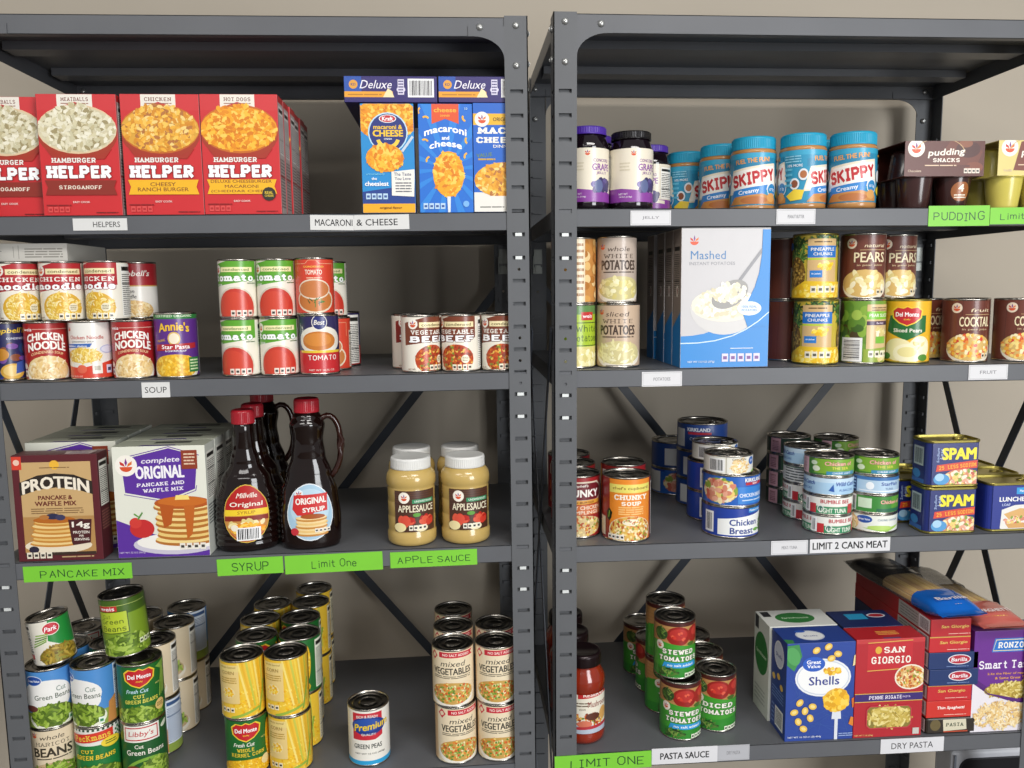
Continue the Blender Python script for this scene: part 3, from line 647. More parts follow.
def d_tuna(k):
    A = Art(); H = 34
    if k == 'bumble':
        A.r(-134, 0, 134, H, '#ecebe4'); A.r(-134, 0, 134, 17, '#2f8a5c'); A.r(-134, 16, 134, 17.5, '#e8e4d8')
        for c in (-62, 10, 82): A.t('BUMBLE BEE', c, 25, 6.5, '#b8303a', w=52, b=.04); A.t('LIGHT TUNA', c-4, 9, 8, '#ecf2e4', w=48, b=.03); A.r(c+24, 3, c+38, 20, '#c02f36'); A.e(c+46, 12, 6, 6, '#dfe8e0'); A.e(c+46, 12, 4.4, 4.4, '#2a6a5c')
        A.bars(-50+3, 4, -36, 30)
    elif k == 'blue':
        A.r(-134, 0, 134, H, '#a9cde8'); A.r(-134, 24, 134, H, '#c4dcee')
        for c in (-50, 30): A.t('Wild Catch', c, 22, 7, '#2a4a9c', w=44, b=.04, sh=.2); A.t('ALBACORE', c, 11, 4, '#3a6ab0', w=32); A.q([(c-34, 10), (c-26, 22), (c-24, 8)], '#2a5aa8')
        A.facts(-112, 3, -84, 31)
    elif k == 'green':
        A.r(-134, 0, 134, H, '#3f7a2c'); A.q([(-30, 6), (60, 6), (60, 30), (-30, 34)], '#79a832'); A.t('Chicken of', 14, 24, 7, '#f0b8a4', w=50, b=.04, out=('#7a2436', .6)); A.t('THE SEA', 16, 16, 4.5, '#e8e05a', w=30); A.r(-8, 4, 50, 10, '#3f8ab0'); A.t('CHUNK LIGHT', 20, 7, 3.4, '#e8f2f4', w=36)
        A.r(-62, 1, -42, 33, '#e2b4be'); A.bars(-60, 3, -44, 31, '#a8848c', '#e2b4be', True); A.e(-26, 14, 7, 5, '#dfe8d0'); A.e(-30, 24, 6, 4, '#cfe0c4'); A.r(76, 3, 100, 31, '#e4e0d4')
    elif k == 'blueqr':
        A.r(-134, 0, 134, H, '#b4cfe4'); A.r(-134, 26, 134, H, '#3f74b0'); A.e(-10, 16, 7, 7, '#f2f6fa'); A.t('StarFish', 26, 20, 6, '#2a4a9c', w=34, b=.04); A.t('TUNA', 24, 11, 4, '#3a5a90'); A.r(-56, 3, -34, 30, '#1f3a68'); A.micro(-54, -36, 5, 28, 4, '#b8cfe8'); A.r(-30, 6, 60, 8, '#e8f0f6')
    elif k == 'greenbar':
        A.r(-134, 0, 134, H, '#3f8a3c'); A.r(30, 0, 134, H, '#5a9a34'); A.bars(-58, 2, -34, 32); A.r(-30, 10, -6, 28, '#cfe4c8'); A.t('Chicken of', 30, 22, 6.5, '#f0b8a4', w=42, b=.04, out=('#7a2436', .5)); A.r(2, 4, 60, 10, '#2a6a4c')
    elif k == 'gv':
        A.r(-134, 0, 134, H, '#e9ece2'); A.e(-18, 24, 14, 7, '#2350a4'); A.t('Great Value', -18, 24, 3.4, '#ffffff', w=20); A.food('pale', -44, 16, 16, 14, 30, 3, bg='#d9b98a'); A.q([(-20, 8), (20, 2), (60, 14), (20, 10)], '#a4cf5c'); A.t('CHUNK CHICKEN', 26, 24, 3.6, '#5a7a94', w=42); A.e(10, 10, 22, 4, '#b8d870'); A.facts(66, 3, 100, 31)
    elif k == 'white':
        A.r(-134, 0, 134, H, '#e8e6dc'); A.bars(-44, 5, -14, 29); A.r(-12, 0, -10, H, '#bdb8a8'); A.food('pale', 14, 16, 20, 14, 40, 5); A.e(40, 24, 8, 7, '#2a62b4'); A.t('GV', 40, 24, 4, '#ffffff'); A.q([(34, 0), (60, 0), (60, 10), (44, 6)], '#8cc04a'); A.t('CHICKEN', 12, 28, 4, '#6a5a3a', w=26)
    elif k == 'pinkbar':
        A.r(-134, 0, 134, H, '#1f3a2c'); A.r(-48, 2, -24, 32, '#d8a8b4'); A.bars(-46, 4, -26, 30, '#8a5a68', '#d8a8b4', True); A.r(-18, 4, 40, 28, '#2f5a3a'); A.t('TUNA', 10, 18, 8, '#c9dcc0', w=30)
    elif k == 'facts':
        A.r(-134, 0, 134, H, '#d9dcda'); A.micro(-50, 0, 4, 30, 5, '#3a4248'); A.micro(6, 50, 4, 30, 5, '#5a6268'); A.r(-134, 30, 134, H, '#4a6a58')
    return A
def d_breast():
    A = Art(); A.r(-158, 0, 158, 58, '#1f3f9c'); A.q([(-26, 6), (78, 6), (78, 46), (-26, 34)], '#eef0ee'); A.t('Chicken', 22, 29, 11, '#27408c', w=54, b=.04); A.t('Breast', 18, 14, 11, '#27408c', w=44, b=.04)
    A.food('leaf', 66, 20, 10, 16, 26, 3, sc=.6); A.r(30, 46, 62, 54, '#2f8ad0'); A.t("Member's Mark", 46, 50, 3.4, '#ffffff', w=28); A.bars(-54, 8, -34, 46); A.e(48, 14, 7, 3, '#6aa84a'); return A
def d_kirk():
    A = Art(); A.r(-158, 0, 158, 58, '#2560b8'); A.food('meat', -26, 28, 34, 22, 60, 4, sc=1.8, bg='#7a9a3c'); A.food('meat', -30, 26, 30, 20, 40, 9, sc=2); A.r(8, 6, 80, 36, '#2f7fd0'); A.t('CHICKEN BREAST', 40, 21, 6.5, '#f0f4f6', w=58, b=.02); A.micro(16, 66, 10, 14, 1, '#cfe0f0')
    A.t('KIRKLAND', 42, 48, 6.5, '#f2f2f2', w=42, b=.05); A.r(22, 39, 64, 44, '#b8283a'); A.t('Signature', 43, 41.5, 3.4, '#ffffff', sh=.3); A.r(-158, 50, -60, 58, '#1f3f9c'); A.r(-104, 6, -70, 50, '#e8e8e4'); return A
def d_kirkdark():
    A = Art(); A.r(-158, 0, 158, 58, '#1c4288'); A.t('KIRKLAND', -4, 44, 7, '#e8ecf2', w=46, b=.05); A.r(-26, 34, 22, 39, '#b8283a'); A.food('meat', 30, 14, 26, 12, 26, 6, sc=1.6); A.r(-60, 8, -34, 44, '#d9dcdc'); A.t('CHICKEN', -4, 25, 6, '#c9dcf0', w=36); return A
def d_tomcan(word):
    A = Art(); A.r(-120, 0, 120, 110, '#2f8a2c'); A.r(-120, 62, 120, 110, '#b98a52'); A.r(-120, 100, 120, 110, '#4a1c18')
    for k in range(5): A.r(-120, 66+k*7, 120, 67+k*7, '#a4763f')
    A.e(4, 82, 23, 18, '#96201a'); A.e(4, 85, 17, 11, '#b8302a'); A.e(38, 84, 17, 16, '#9c241c'); A.e(40, 88, 10, 8, '#c03c30'); A.e(-30, 84, 14, 12, '#2c4a20'); A.food('leaf', -30, 86, 12, 10, 16, 3, sc=.6); A.e(30, 66, 9, 4, '#4a6a28'); A.food('tom', 6, 80, 16, 10, 8, 3, sc=.6)
    A.q([(-60, 66), (-30, 70), (60, 58), (60, 30), (-60, 20)], '#3f9a2e'); A.e(-32, 62, 8.5, 8.5, '#efe8d8'); A.ag(-32, 62, 7, '#efe8d8')
    A.t(word, 4, 52, 9.5, '#f4f2e6', w=60, f='slab', wt=1.7, out=('#1f5a1c', .8)); A.t('TOMATOES', 6, 39, 9.5, '#f4f2e6', w=76, f='slab', wt=1.7, out=('#1f5a1c', .8))
    if word == 'STEWED': A.q([(-26, 22), (46, 22), (40, 32), (-22, 32)], '#2f9ad8'); A.t('no salt added', 9, 27, 4.6, '#ffffff', w=50)
    A.food('leaf', -16, 12, 20, 8, 16, 5, sc=.8); A.icons(16, 4, 4, 6.5, '#e8f0d8', gap=1.15); A.facts(60, 6, 98, 90); return A

def d_jelly():
    A = Art(); A.r(-126, 0, 126, 88, '#e9e0cc'); A.r(-126, 0, 126, 22, '#8a3f9c'); A.q([(-60, 22), (-20, 22), (60, 14), (60, 20), (-20, 28), (-60, 26)], '#e9e0cc')
    A.ag(0, 80, 7, '#e9e0cc'); A.t('CONCORD', 26, 68, 5, '#7a3f8c', w=32); A.t('GRAPE', 26, 57, 11, '#8a4a9c', w=36, b=.03); A.t('JELLY', 26, 47, 5, '#7a3f8c', w=22)
    A.food('grape', 28, 26, 20, 15, 16, 4, sc=1.3); A.e(20, 26, 8, 11, '#5f6a94'); A.e(38, 24, 7, 8, '#3f3a6c'); A.t('NET WT', -18, 13, 3, '#f0e4f2'); A.t('18 OZ (510g)', -14, 8, 3, '#f0e4f2', w=22)
    A.micro(-24, -6, 50, 66, 3, '#d8ceb4'); A.bars(84, 24, 98, 80, horiz=True); A.facts(50, 24, 80, 82); A.bars(-70, 28, -48, 80, horiz=True); return A
def d_skippy():
    A = Art(); A.r(-130, 0, 130, 82, '#2492b8'); A.r(-130, 0, 130, 5, '#2f86a8'); A.r(-130, 74, 130, 82, '#35a4c8')
    for c in (-4, 128, -132):
        A.q([(c-42, 68), (c+42, 74), (c+42, 62), (c-42, 56)], '#2a86ac'); A.t('FUEL THE FUN!', c+2, 70, 7, '#f2a22c', w=62, b=.04, rot=.06)
        A.q([(c-48, 18), (c-36, 56), (c+46, 66), (c+52, 26)], '#f0e4cc'); A.q([(c-45, 21), (c-34, 53), (c+44, 62), (c+49, 29)], '#f6f2ea')
        A.t('SKIPPY', c+4, 43, 21, '#c22a30', w=80, f='pen', wt=1.75, rot=.14, out=('#f6f2ea', .8))
        A.q([(c-40, 10), (c-34, 24), (c+30, 32), (c+26, 18)], '#2f86d0'); A.t('Creamy', c-4, 21, 8, '#f4f6f8', w=36, b=.03, rot=.12); A.e(c+40, 24, 11, 11, '#e8f0f4'); A.e(c+40, 24, 9.5, 9.5, '#2a86c0'); A.t('17 7g', c+40, 24, 5, '#ffffff')
        A.q([(c-42, 2), (c-30, 14), (c+20, 18), (c+50, 10), (c+50, 2)], '#c98a48'); A.e(c+6, 8, 24, 6, '#b8703a'); A.e(c+38, 12, 9, 7, '#d8a05c')
    for u in (-66, -52): A.e(u, 30+(u+66), 8, 9, '#dfe6ea'); A.e(u, 30+(u+66), 5.5, 6, ['#8a4a2c', '#b06a3a'][u > -60])
    A.q([(-80, 12), (-66, 22), (-50, 20), (-54, 6), (-72, 4)], '#f0d23a'); A.micro(-84, -56, 62, 74, 3, '#8fd0e4'); A.micro(-84, -70, 24, 56, 4, '#5fb8d4'); A.t('10% MORE', -66, 58, 4, '#e8f0f4')
    A.e(66, 52, 8, 8, '#dfe6ea'); A.e(66, 50, 6, 4.5, '#8a4a2c'); A.r(60, 54, 72, 56, '#3a6a84'); A.e(60, 18, 14, 7, '#f0d23a'); A.e(72, 14, 10, 6, '#f0d23a'); A.micro(50, 90, 68, 74, 1, '#f2a22c'); A.e(44+8, 40, 7, 9, '#d8e0e4'); A.e(60+26, 34, 10, 8, '#1f7a9c')
    return A.scale(1, 1.1)
def d_sauce():
    A = Art(); A.r(-40, 0, 46, 74, '#ece6d4'); A.r(-40, 0, 46, 15, '#b9c3d2'); A.q([(-18, 66), (46, 70), (46, 80), (-18, 76)], '#c42a2c'); A.t('RESERVE', 14, 73, 6.5, '#f6efe4', w=44, b=.04)
    A.micro(-24, 4, 50, 60, 2, '#6a5a44'); A.t('Mushroom', 22, 55, 11, '#8a2c20', w=44, b=.01); A.t('OLIVE', -10, 46, 3.2, '#6a5a44'); A.food('beef', 2, 26, 40, 13, 60, 4); A.e(-6, 18, 14, 7, '#d8785c'); A.e(10, 32, 14, 7, '#5c2f20'); A.e(34, 34, 10, 12, '#d8a45a'); A.q([(-40, 12), (46, 16), (46, 10), (-40, 7)], '#b8303a'); return A
def d_apple():
    A = Art(); A.r(-38, 0, 40, 72, '#4c2f22')
    for k in range(6): A.r(-38, 52+k*4, 40, 53.2+k*4, '#5e3b2a')
    A.e(-20, 60, 10, 10, '#f2ead8'); A.ag(-20, 60, 8.5); A.r(-6, 50, 36, 57, '#2f8a5c'); A.t('UNSWEETENED', 15, 53.5, 3.4, '#e8f2e4', w=34); A.t('APPLESAUCE', 2, 41, 12, '#efe6c8', w=66, b=.02)
    A.food('tom', -18, 19, 15, 9, 14, 2, sc=1.1); A.food('tom', 22, 19, 15, 9, 14, 7, sc=1.1); A.e(-18, 20, 9, 9, '#d8503c'); A.e(2, 30, 7, 3.5, '#5a9a34'); A.e(-28, 8, 11, 8, '#efe0a8'); A.e(10, 6, 12, 6, '#f0e4b8'); A.icons(-12, 3, 4, 7, '#f0ead8', gap=1.15); return A
def d_syrup_a():
    A = Art(); A.e(0, 52, 33, 44, '#d9b84a'); A.e(0, 52, 31.6, 42.6, '#b8201f'); A.t('Millville', 2, 80, 7, '#f4ece0', w=30, sh=.25); A.t('Original', 0, 66, 9, '#f6f0e2', w=46, b=.02, sh=.1)
    A.r(-31, 50, 31, 59, '#f2cf2e'); A.t('SYRUP', 0, 54.5, 4.6, '#b8841c', w=24); A.q([(-30, 50), (30, 50), (30, 38), (24, 26), (12, 14), (0, 10), (-12, 14), (-24, 26), (-30, 38)], '#c98a44')
    A.q([(-30.6, 49), (30.6, 49), (30.8, 42), (-30.8, 42)], '#8a2a1c')
    A.food('pear', 0, 36, 26, 8, 14, 3, sc=.8); A.food('mac', 0, 30, 24, 8, 30, 4); A.bars(-14, 12, 18, 32); A.e(-16, 32, 5, 5, '#f0e8d4'); return A
def d_syrup_b():
    A = Art(); A.e(0, 52, 36, 46, '#e8eef2'); A.e(0, 52, 34.4, 44.4, '#a9cbe0'); A.e(0, 60, 30, 30, '#bcd8e8'); A.ag(-16, 82, 7, '#e8f0f4')
    A.q([(-26, 58), (-24, 80), (28, 82), (26, 54), (6, 52), (4, 48), (-18, 48)], '#cf3030'); A.t('ORIGINAL', 2, 71, 10, '#f6f2ea', w=46, b=.04, rot=.05); A.t('SYRUP', 6, 57, 7, '#f6f2ea', w=32, b=.05, rot=.05)
    for k in range(5): A.e(2+(k % 2), 18+k*6, 24-k*.6, 4.6, ['#c98a3c', '#e9c27a'][k % 2]); A.e(2, 20+k*6, 22, 3.4, '#f0d59a')
    A.e(4, 46, 17, 4, '#a8541c'); A.e(-22, 22, 6, 6, '#c4303a'); A.icons(6, 20, 4, 5, '#f2ece0', gap=1.15); return A

# ---------------- cartons
def a_helper(top, ribbon, lines, kind, bowlc):
    A = Art(); w, h = 122, 189; A.r(0, 0, w, h, '#cf2b30'); A.r(0, h-26, w, h, '#d23439')
    A.q([(32, h), (86, h), (86, h-22), (59, h-13), (32, h-22)], '#efe9dd'); A.t(top, 59, h-9, 6, '#7a3024', w=42, b=.03, f='slab', wt=1.1); A.micro(38, 80, h-17, h-14, 1, '#9a5a48')
    A.e(60, 128, 62, 42, '#a8351f'); A.e(60, 134, 61, 38, '#e5c9a2' if kind == 'strog' else '#c96a20')
    A.q([(0, 92), (122, 92), (122, 128), (0, 128)], '#b8281f' if 0 else '#cf2b30') if 0 else None
    A.food(kind, 60, 134, 59, 34, 210, len(top), sc=1.35, bg=bowlc); A.food(kind, 60, 152, 40, 22, 60, len(top)+3, sc=1.35)
    A.q([(10, 104), (30, 94), (92, 94), (112, 104), (100, 88), (22, 88)], '#a9301f')
    A.t('HAMBURGER', 52, 86, 8, '#f6f2ea', w=68, f='slab', wt=1.5); A.t('HELPER', 59, 68, 21, '#ffffff', w=100, f='slab', wt=2.1, out=('#8f1a1e', 1))
    c = {'brown': '#8e2a1e', 'yellow': '#f3b81f'}[ribbon]; ink = '#f4ead8' if ribbon == 'brown' else '#8a4a1c'
    A.q([(6, 32), (116, 32), (112, 44), (116, 55), (6, 55), (10, 44)], c)
    for i, l in enumerate(lines): A.t(l, 60, 44+(len(lines)-1)*4-i*8, 6 if len(lines) < 3 else 5, ink, w=min(96, len(l)*6.6), b=.02, f='slab' if ribbon == 'brown' else None, wt=1.2)
    if len(lines) == 3: A.e(103, 32, 11, 11, '#2c2a20', n=12); A.t('REAL', 103, 34, 4.6, '#e8c93a', w=13); A.t('CHEESE', 103, 29, 3, '#e8c93a', w=14)
    A.t('EASY COOK', 60, 21, 3, '#f4e0d8', w=26); A.micro(6, 44, 14, 18, 1, '#8f1a1e'); A.icons(8, 5, 4, 7, '#e0504e', '#b8262a'); A.micro(82, 116, 3, 6, 1, '#7a1a1c'); return A
def a_helper_side():
    A = Art(); w, h = 41, 189; A.r(0, 0, w, h, '#b9aca8'); A.r(0, h-12, w, h, '#c22c30'); A.r(0, 0, 3, h, '#a8242a'); A.r(w-2, 0, w, h, '#a8242a'); A.facts(5, 96, w-5, 172, '#e2dcd8'); A.micro(5, w-5, 10, 90, 16, '#6a5a58'); A.r(0, 60, w, 63, '#8a2428'); return A
def a_kraft():
    A = Art(); w, h = 86, 175; A.r(0, 0, w, h, '#1f8ccf'); A.r(0, 0, w, 15, '#f2ae1f'); A.q([(0, 15), (w, 15), (w, 46), (0, 34)], '#1f3f8c')
    A.food('mac', 43, 150, 50, 34, 150, 3, bg='#e89a1e', ymax=175); A.e(44, 128, 32, 32, '#bfe2f4'); A.e(44, 128, 30, 30, '#20307c')
    A.e(44, 150, 14, 6.5, '#f2f2f2'); A.e(44, 150, 12.6, 5.4, '#c62a34'); A.t('Kraft', 44, 150, 6, '#ffffff', w=17, b=.04); A.t('macaroni &', 44, 137, 6.5, '#f4c62e', w=46, b=.04); A.t('CHEESE', 44, 127, 10, '#f6c92e', w=48, b=.06); A.t('DINNER', 44, 118, 2.4, '#ffffff')
    A.arcs(44, 122, 14, 20, PI*1.1, PI*1.9, '#f6cf4a'); A.line([(66, 98), (84, 122)], 4, '#c9d4e0'); A.food('mac', 38, 88, 30, 22, 80, 8, sc=1.2, bg='#f0a222')
    A.q([(48, 28), (84, 26), (86, 70), (48, 66)], '#f0ede4'); A.t('The Taste', 66, 62, 5, '#2c3a6c', w=28); A.t('You Love', 66, 55, 5, '#2c3a6c', w=26); A.micro(54, 80, 32, 50, 4, '#6a6a74')
    A.t('unmistakably', 22, 62, 3.4, '#7fd2f0', w=30); A.t('the', 20, 55, 4.5, '#ffffff'); A.t('cheesiest', 24, 47, 7, '#ffffff', w=38, b=.04); A.icons(6, 22, 4, 7.4, '#bcd8f0', '#3a5a9c'); A.t('original flavor', 46, 8, 4.6, '#7a4a10', w=36); return A
def a_mac2():
    A = Art(); w, h = 88, 175; A.r(0, 0, w, h, '#1c6fd0')
    for k in range(14):
        a = PI*(k/14*2); A.q([(46, 70), (46+120*math.cos(a), 70+120*math.sin(a)), (46+120*math.cos(a+.16), 70+120*math.sin(a+.16))], '#2a86dc')
    A.pr = [(([c for c in (clip(clip(p, 0, 0, w), 1, 0, h) for p in ps) if len(c) > 2]), c_, z) for ps, c_, z in A.pr]
    A.q([(22, h), (66, h), (66, 142), (44, 150), (22, 142)], '#e0562c'); A.t('cheese', 44, 164, 7, '#f6b43a', w=36, b=.04); A.t('DINNER', 44, 155, 3, '#f6b43a')
    A.t('macaroni', 44, 131, 10, '#ffffff', w=68, b=.05, arc=7); A.t('and', 44, 120, 6, '#ffffff', b=.04); A.t('cheese', 44, 109, 10, '#ffffff', w=52, b=.05, arc=5)
    for x, y, a in ((12, 148, .5), (6, 162, 2), (78, 152, 2.6), (10, 112, .4), (82, 116, 2.3), (80, 90, 1.8), (18, 84, 1.7)): A.arcs(x, y, 4, 7, a, a+1.9, '#f6b93a')
    A.e(48, 62, 25, 34, '#c9d2dc'); A.food('mac', 48, 62, 25, 36, 110, 6, sc=1.3, bg='#f3a41e'); A.q([(45, 26), (51, 26), (50, 0), (46, 0)], '#dfe6ec'); A.icons(6, 6, 4, 7.5, '#bcd8f0', '#3a5a9c'); A.e(76, 14, 5, 5, '#7ab4ea'); A.t('10', 78, 166, 4, '#bfe0f8'); return A
def a_mac3():
    A = Art(); w, h = 88, 175; A.r(0, 0, w, h, '#1b63c4'); A.r(0, 0, w, 32, '#e9e6de'); A.r(0, 140, w, 158, '#e9b52a'); A.e(15, 149, 12, 12, '#f4efe2'); A.ag(15, 149, 10.5); A.t('ORIGINAL', 50, 149, 6, '#3a3010', w=34)
    A.t('MAC &', 42, 131, 11, '#f2efe6', w=70, f='slab', wt=1.8); A.t('CHEESE', 43, 116, 10, '#f2efe6', w=76, f='slab', wt=1.8); A.t('DINNER', 50, 106, 4.6, '#f2efe6', w=34); A.t('VALUE', 18, 92, 6, '#6a8a5c', rot=.1); A.micro(8, 36, 82, 88, 1, '#c9a23a')
    A.food('maccheese', 52, 52, 50, 28, 120, 3, sc=1.2, bg='#e9a62c'); A.r(0, 0, w, 26, '#e9e6de'); A.micro(10, 50, 6, 10, 1, '#6a6a64'); return A
def a_deluxe():
    A = Art(); w, h = 150, 42; A.r(0, 0, w, h, '#2b1f6a'); A.r(0, 8, 78, 17, '#e9a22a'); A.r(0, 17, 28, h, '#1d4fa8'); A.e(15, 28, 7, 7, '#e2a03a'); A.t('KD', 15, 28, 4, '#20307c'); A.q([(62, 8), (80, 8), (76, 18), (70, 22)], '#f2e2b0')
    A.micro(6, 60, 10, 14, 1, '#b87a1c'); A.t('Deluxe', 52, 28, 13, '#f2eef6', w=50, sh=.3, b=0); A.e(91, 20, 7, 5, '#d9d2ea'); A.r(86, 12, 96, 36, '#d8d4e6'); A.micro(87, 95, 13, 35, 5, '#3a2a72'); A.bars(102, 8, 144, 37); return A
def a_protein():
    A = Art(); w, h = 137, 180; A.r(0, 0, w, h, '#5c1f27'); A.r(12, 12, 126, 168, '#cba873')
    A.r(0, 156, 16, 178, '#d8412e'); A.e(8, 168, 5, 5, '#f0c8b4'); A.e(68, 163, 8, 8, '#f0b83a', n=10); A.micro(44, 92, 157, 160, 1, '#7a5a34')
    A.p([(10, 112), (10, 134), (40, 146), (68, 149), (98, 146), (127, 134), (127, 112), (98, 122), (68, 125), (40, 122)], '#2c231c'); A.t('PROTEIN', 68, 129, 20, '#f2e8d4', w=106, b=.05, arc=9)
    A.t('PANCAKE &', 66, 108, 7, '#6a2a22', w=54, b=.05); A.t('WAFFLE MIX', 66, 98, 7.5, '#6a2a22', w=66, b=.05); A.micro(26, 110, 80, 91, 3, '#8a6a44')
    A.r(12, 12, 126, 76, '#b58a52'); A.e(66, 26, 54, 13, '#e9dcc4')
    for k in range(6): A.e(60+(k % 2)*3, 30+k*7, 40-k*1.0, 6.4, '#c98838'); A.e(60+(k % 2)*3, 32+k*7, 38-k*1.0, 5, ['#efd08c', '#e6bd6e'][k % 2])
    A.e(62, 70, 34, 6, '#b5661e'); A.e(60, 76, 12, 5, '#2a2c4c'); A.e(72, 74, 8, 5, '#3a3a5c'); A.e(46, 75, 8, 4, '#b5763a'); A.e(26, 20, 8, 6, '#2a2438'); A.e(104, 66, 10, 5, '#2a2c4c')
    A.q([(84, 70), (122, 70), (118, 30), (90, 26), (88, 30)], '#4a1c20'); A.t('14g', 104, 60, 12, '#f4ece0', w=28, b=.05); A.t('PROTEIN', 104, 48, 4.6, '#f4ece0', w=26); A.t('PER', 104, 42, 3.2, '#f4ece0'); A.t('SERVING', 104, 36, 4.2, '#f4ece0', w=24)
    A.r(12, 10, 126, 15, '#3c2a22'); A.icons(14, 5, 4, 8.5, '#e9e0cc'); A.micro(70, 122, 4, 9, 1, '#b89a70'); return A
def a_original(w=151, h=190):
    A = Art(); A.r(0, 0, w, h, '#e3e4d6'); A.q([(0, 0), (w, 0), (w, 20), (60, 40), (0, 66)], '#5a2f9a')
    A.q([(14, 168), (92, 186), (138, 172), (132, 116), (84, 98), (18, 112)], '#5a2f9a'); A.line([(11, 160), (12, 170), (92, 188.5), (141, 173)], 1.4, '#5a2f9a'); A.line([(135, 122), (133, 113), (84, 95), (16, 109)], 1.2, '#5a2f9a')
    A.e(22, 158, 18, 18, '#f2efe4'); A.ag(22, 158, 17); A.t('complete', 78, 165, 11, '#efeaf4', w=62, sh=.25, b=.02, rot=.04); A.t('ORIGINAL', 76, 146, 21, '#f4f1f6', w=78, b=.04, rot=.02)
    A.t('PANCAKE AND', 76, 126, 6.5, '#efeaf4', w=78, f='slab', wt=1.4, rot=.05); A.t('WAFFLE MIX', 80, 116, 6.5, '#efeaf4', w=66, f='slab', wt=1.4, rot=.05); A.r(112, 150, 138, 182, '#8e3a22'); A.micro(116, 134, 156, 178, 4, '#e2c4a8')
    A.e(96, 22, 70, 18, '#c9c4d4'); A.e(98, 26, 66, 15, '#f0ede6')
    for k in range(7): A.e(110+(k % 3)*2, 28+k*9.6, 48-(k % 2)*2, 10, '#b5702a'); A.e(110+(k % 3)*2, 31+k*9.6, 47-(k % 2)*2, 8, ['#f0d690', '#e9c878'][k % 2])
    A.e(110, 93, 46, 11, '#b5561a'); A.e(110, 95, 40, 8.5, '#c96c22'); A.q([(72, 92), (96, 88), (90, 56), (78, 50)], '#b5561a'); A.q([(112, 88), (130, 88), (124, 38), (115, 30)], '#c06420'); A.q([(98, 98), (122, 98), (120, 106), (100, 106)], '#f4dc7c')
    A.e(42, 50, 20, 16, '#c42c2c'); A.e(32, 60, 10, 9, '#d23c34'); A.line([(36, 66), (44, 78)], 2.4, '#4f8a34'); A.line([(38, 70), (30, 76)], 2.2, '#5f9a3c')
    A.icons(102, 12, 4, 9, '#e9e4d8'); A.t('NET WT 32 OZ (907g)', 24, 9, 3.6, '#cdbfe4', w=42)
    A.pr = [(([c for c in (clip(clip(p, 0, 0, w), 1, 0, h) for p in ps) if len(c) > 2]), c_, z) for ps, c_, z in A.pr]
    return A
def a_side_text(w, h, bg='#dcdacc', ink='#4a4844', band=None):
    A = Art(); A.r(0, 0, w, h, bg)
    if band: A.r(0, 0, w, h*.22, band)
    A.facts(w*.12, h*.5, w*.88, h*.93, '#eceadf'); A.micro(w*.12, w*.88, h*.27, h*.46, 7, ink); return A
def a_mashed():
    w, h = 153, 232; A = Art(); A.r(0, 0, w, h, '#c6c4c5')
    CV = [(0, 54), (20, 55), (40, 58), (60, 65), (80, 76), (100, 94), (116, 114), (127, 136), (134, 160), (138, 190), (139, h)]; A.p(CV+[(w, h), (w, 0), (0, 0)], '#1e86d2'); A.line([(0, 42), (30, 42.5), (60, 46), (90, 54), (112, 64), (134, 78), (w, 94)], 1.8, '#d2e6f4')
    A.ag(22, 214, 12, '#c6c4c5'); A.t('Mashed', 46, 190, 14, '#3f7ab0', w=60, b=-.005, f=None); A.t('INSTANT POTATOES', 53, 176, 5.4, '#8a8a90', w=78, b=.0)
    A.e(76, 96, 60, 34, '#c4c2c0'); A.e(78, 102, 59, 30, '#b3aeaa'); A.half(76, 104, 60, 48, '#cfcdcb', a0=PI, a1=2*PI); A.e(76, 106, 58, 28, '#e9e3cf'); A.food('mash', 76, 108, 54, 25, 110, 6, sc=1.1)
    A.line([(98, 144), (140, 200)], 5, '#8e8e92'); A.e(84, 124, 34, 21, '#9a9894', rot=.5); A.food('mash', 84, 127, 31, 18, 50, 4)
    A.p([(104, 99), (116, 114), (127, 136), (134, 160), (138, 190), (139, h), (w, h), (w, 70), (116, 68)], '#1e86d2'); A.line([(90, 54), (112, 64), (134, 78), (w, 94)], 1.8, '#d2e6f4'); A.e(118, 100, 21, 12, '#dfe9f2'); A.t('100% REAL', 118, 103, 4, '#3a7ab8', w=26); A.t('POTATOES', 118, 97, 4, '#3a7ab8', w=26)
    A.icons(72, 10, 5, 11, '#d8d4ea', '#7a4a90'); A.r(86, 32, 126, 33.2, '#dceaf6'); A.t('NET WT 13.3 OZ (377g)', 36, 10, 4, '#dceaf6', w=46); return A
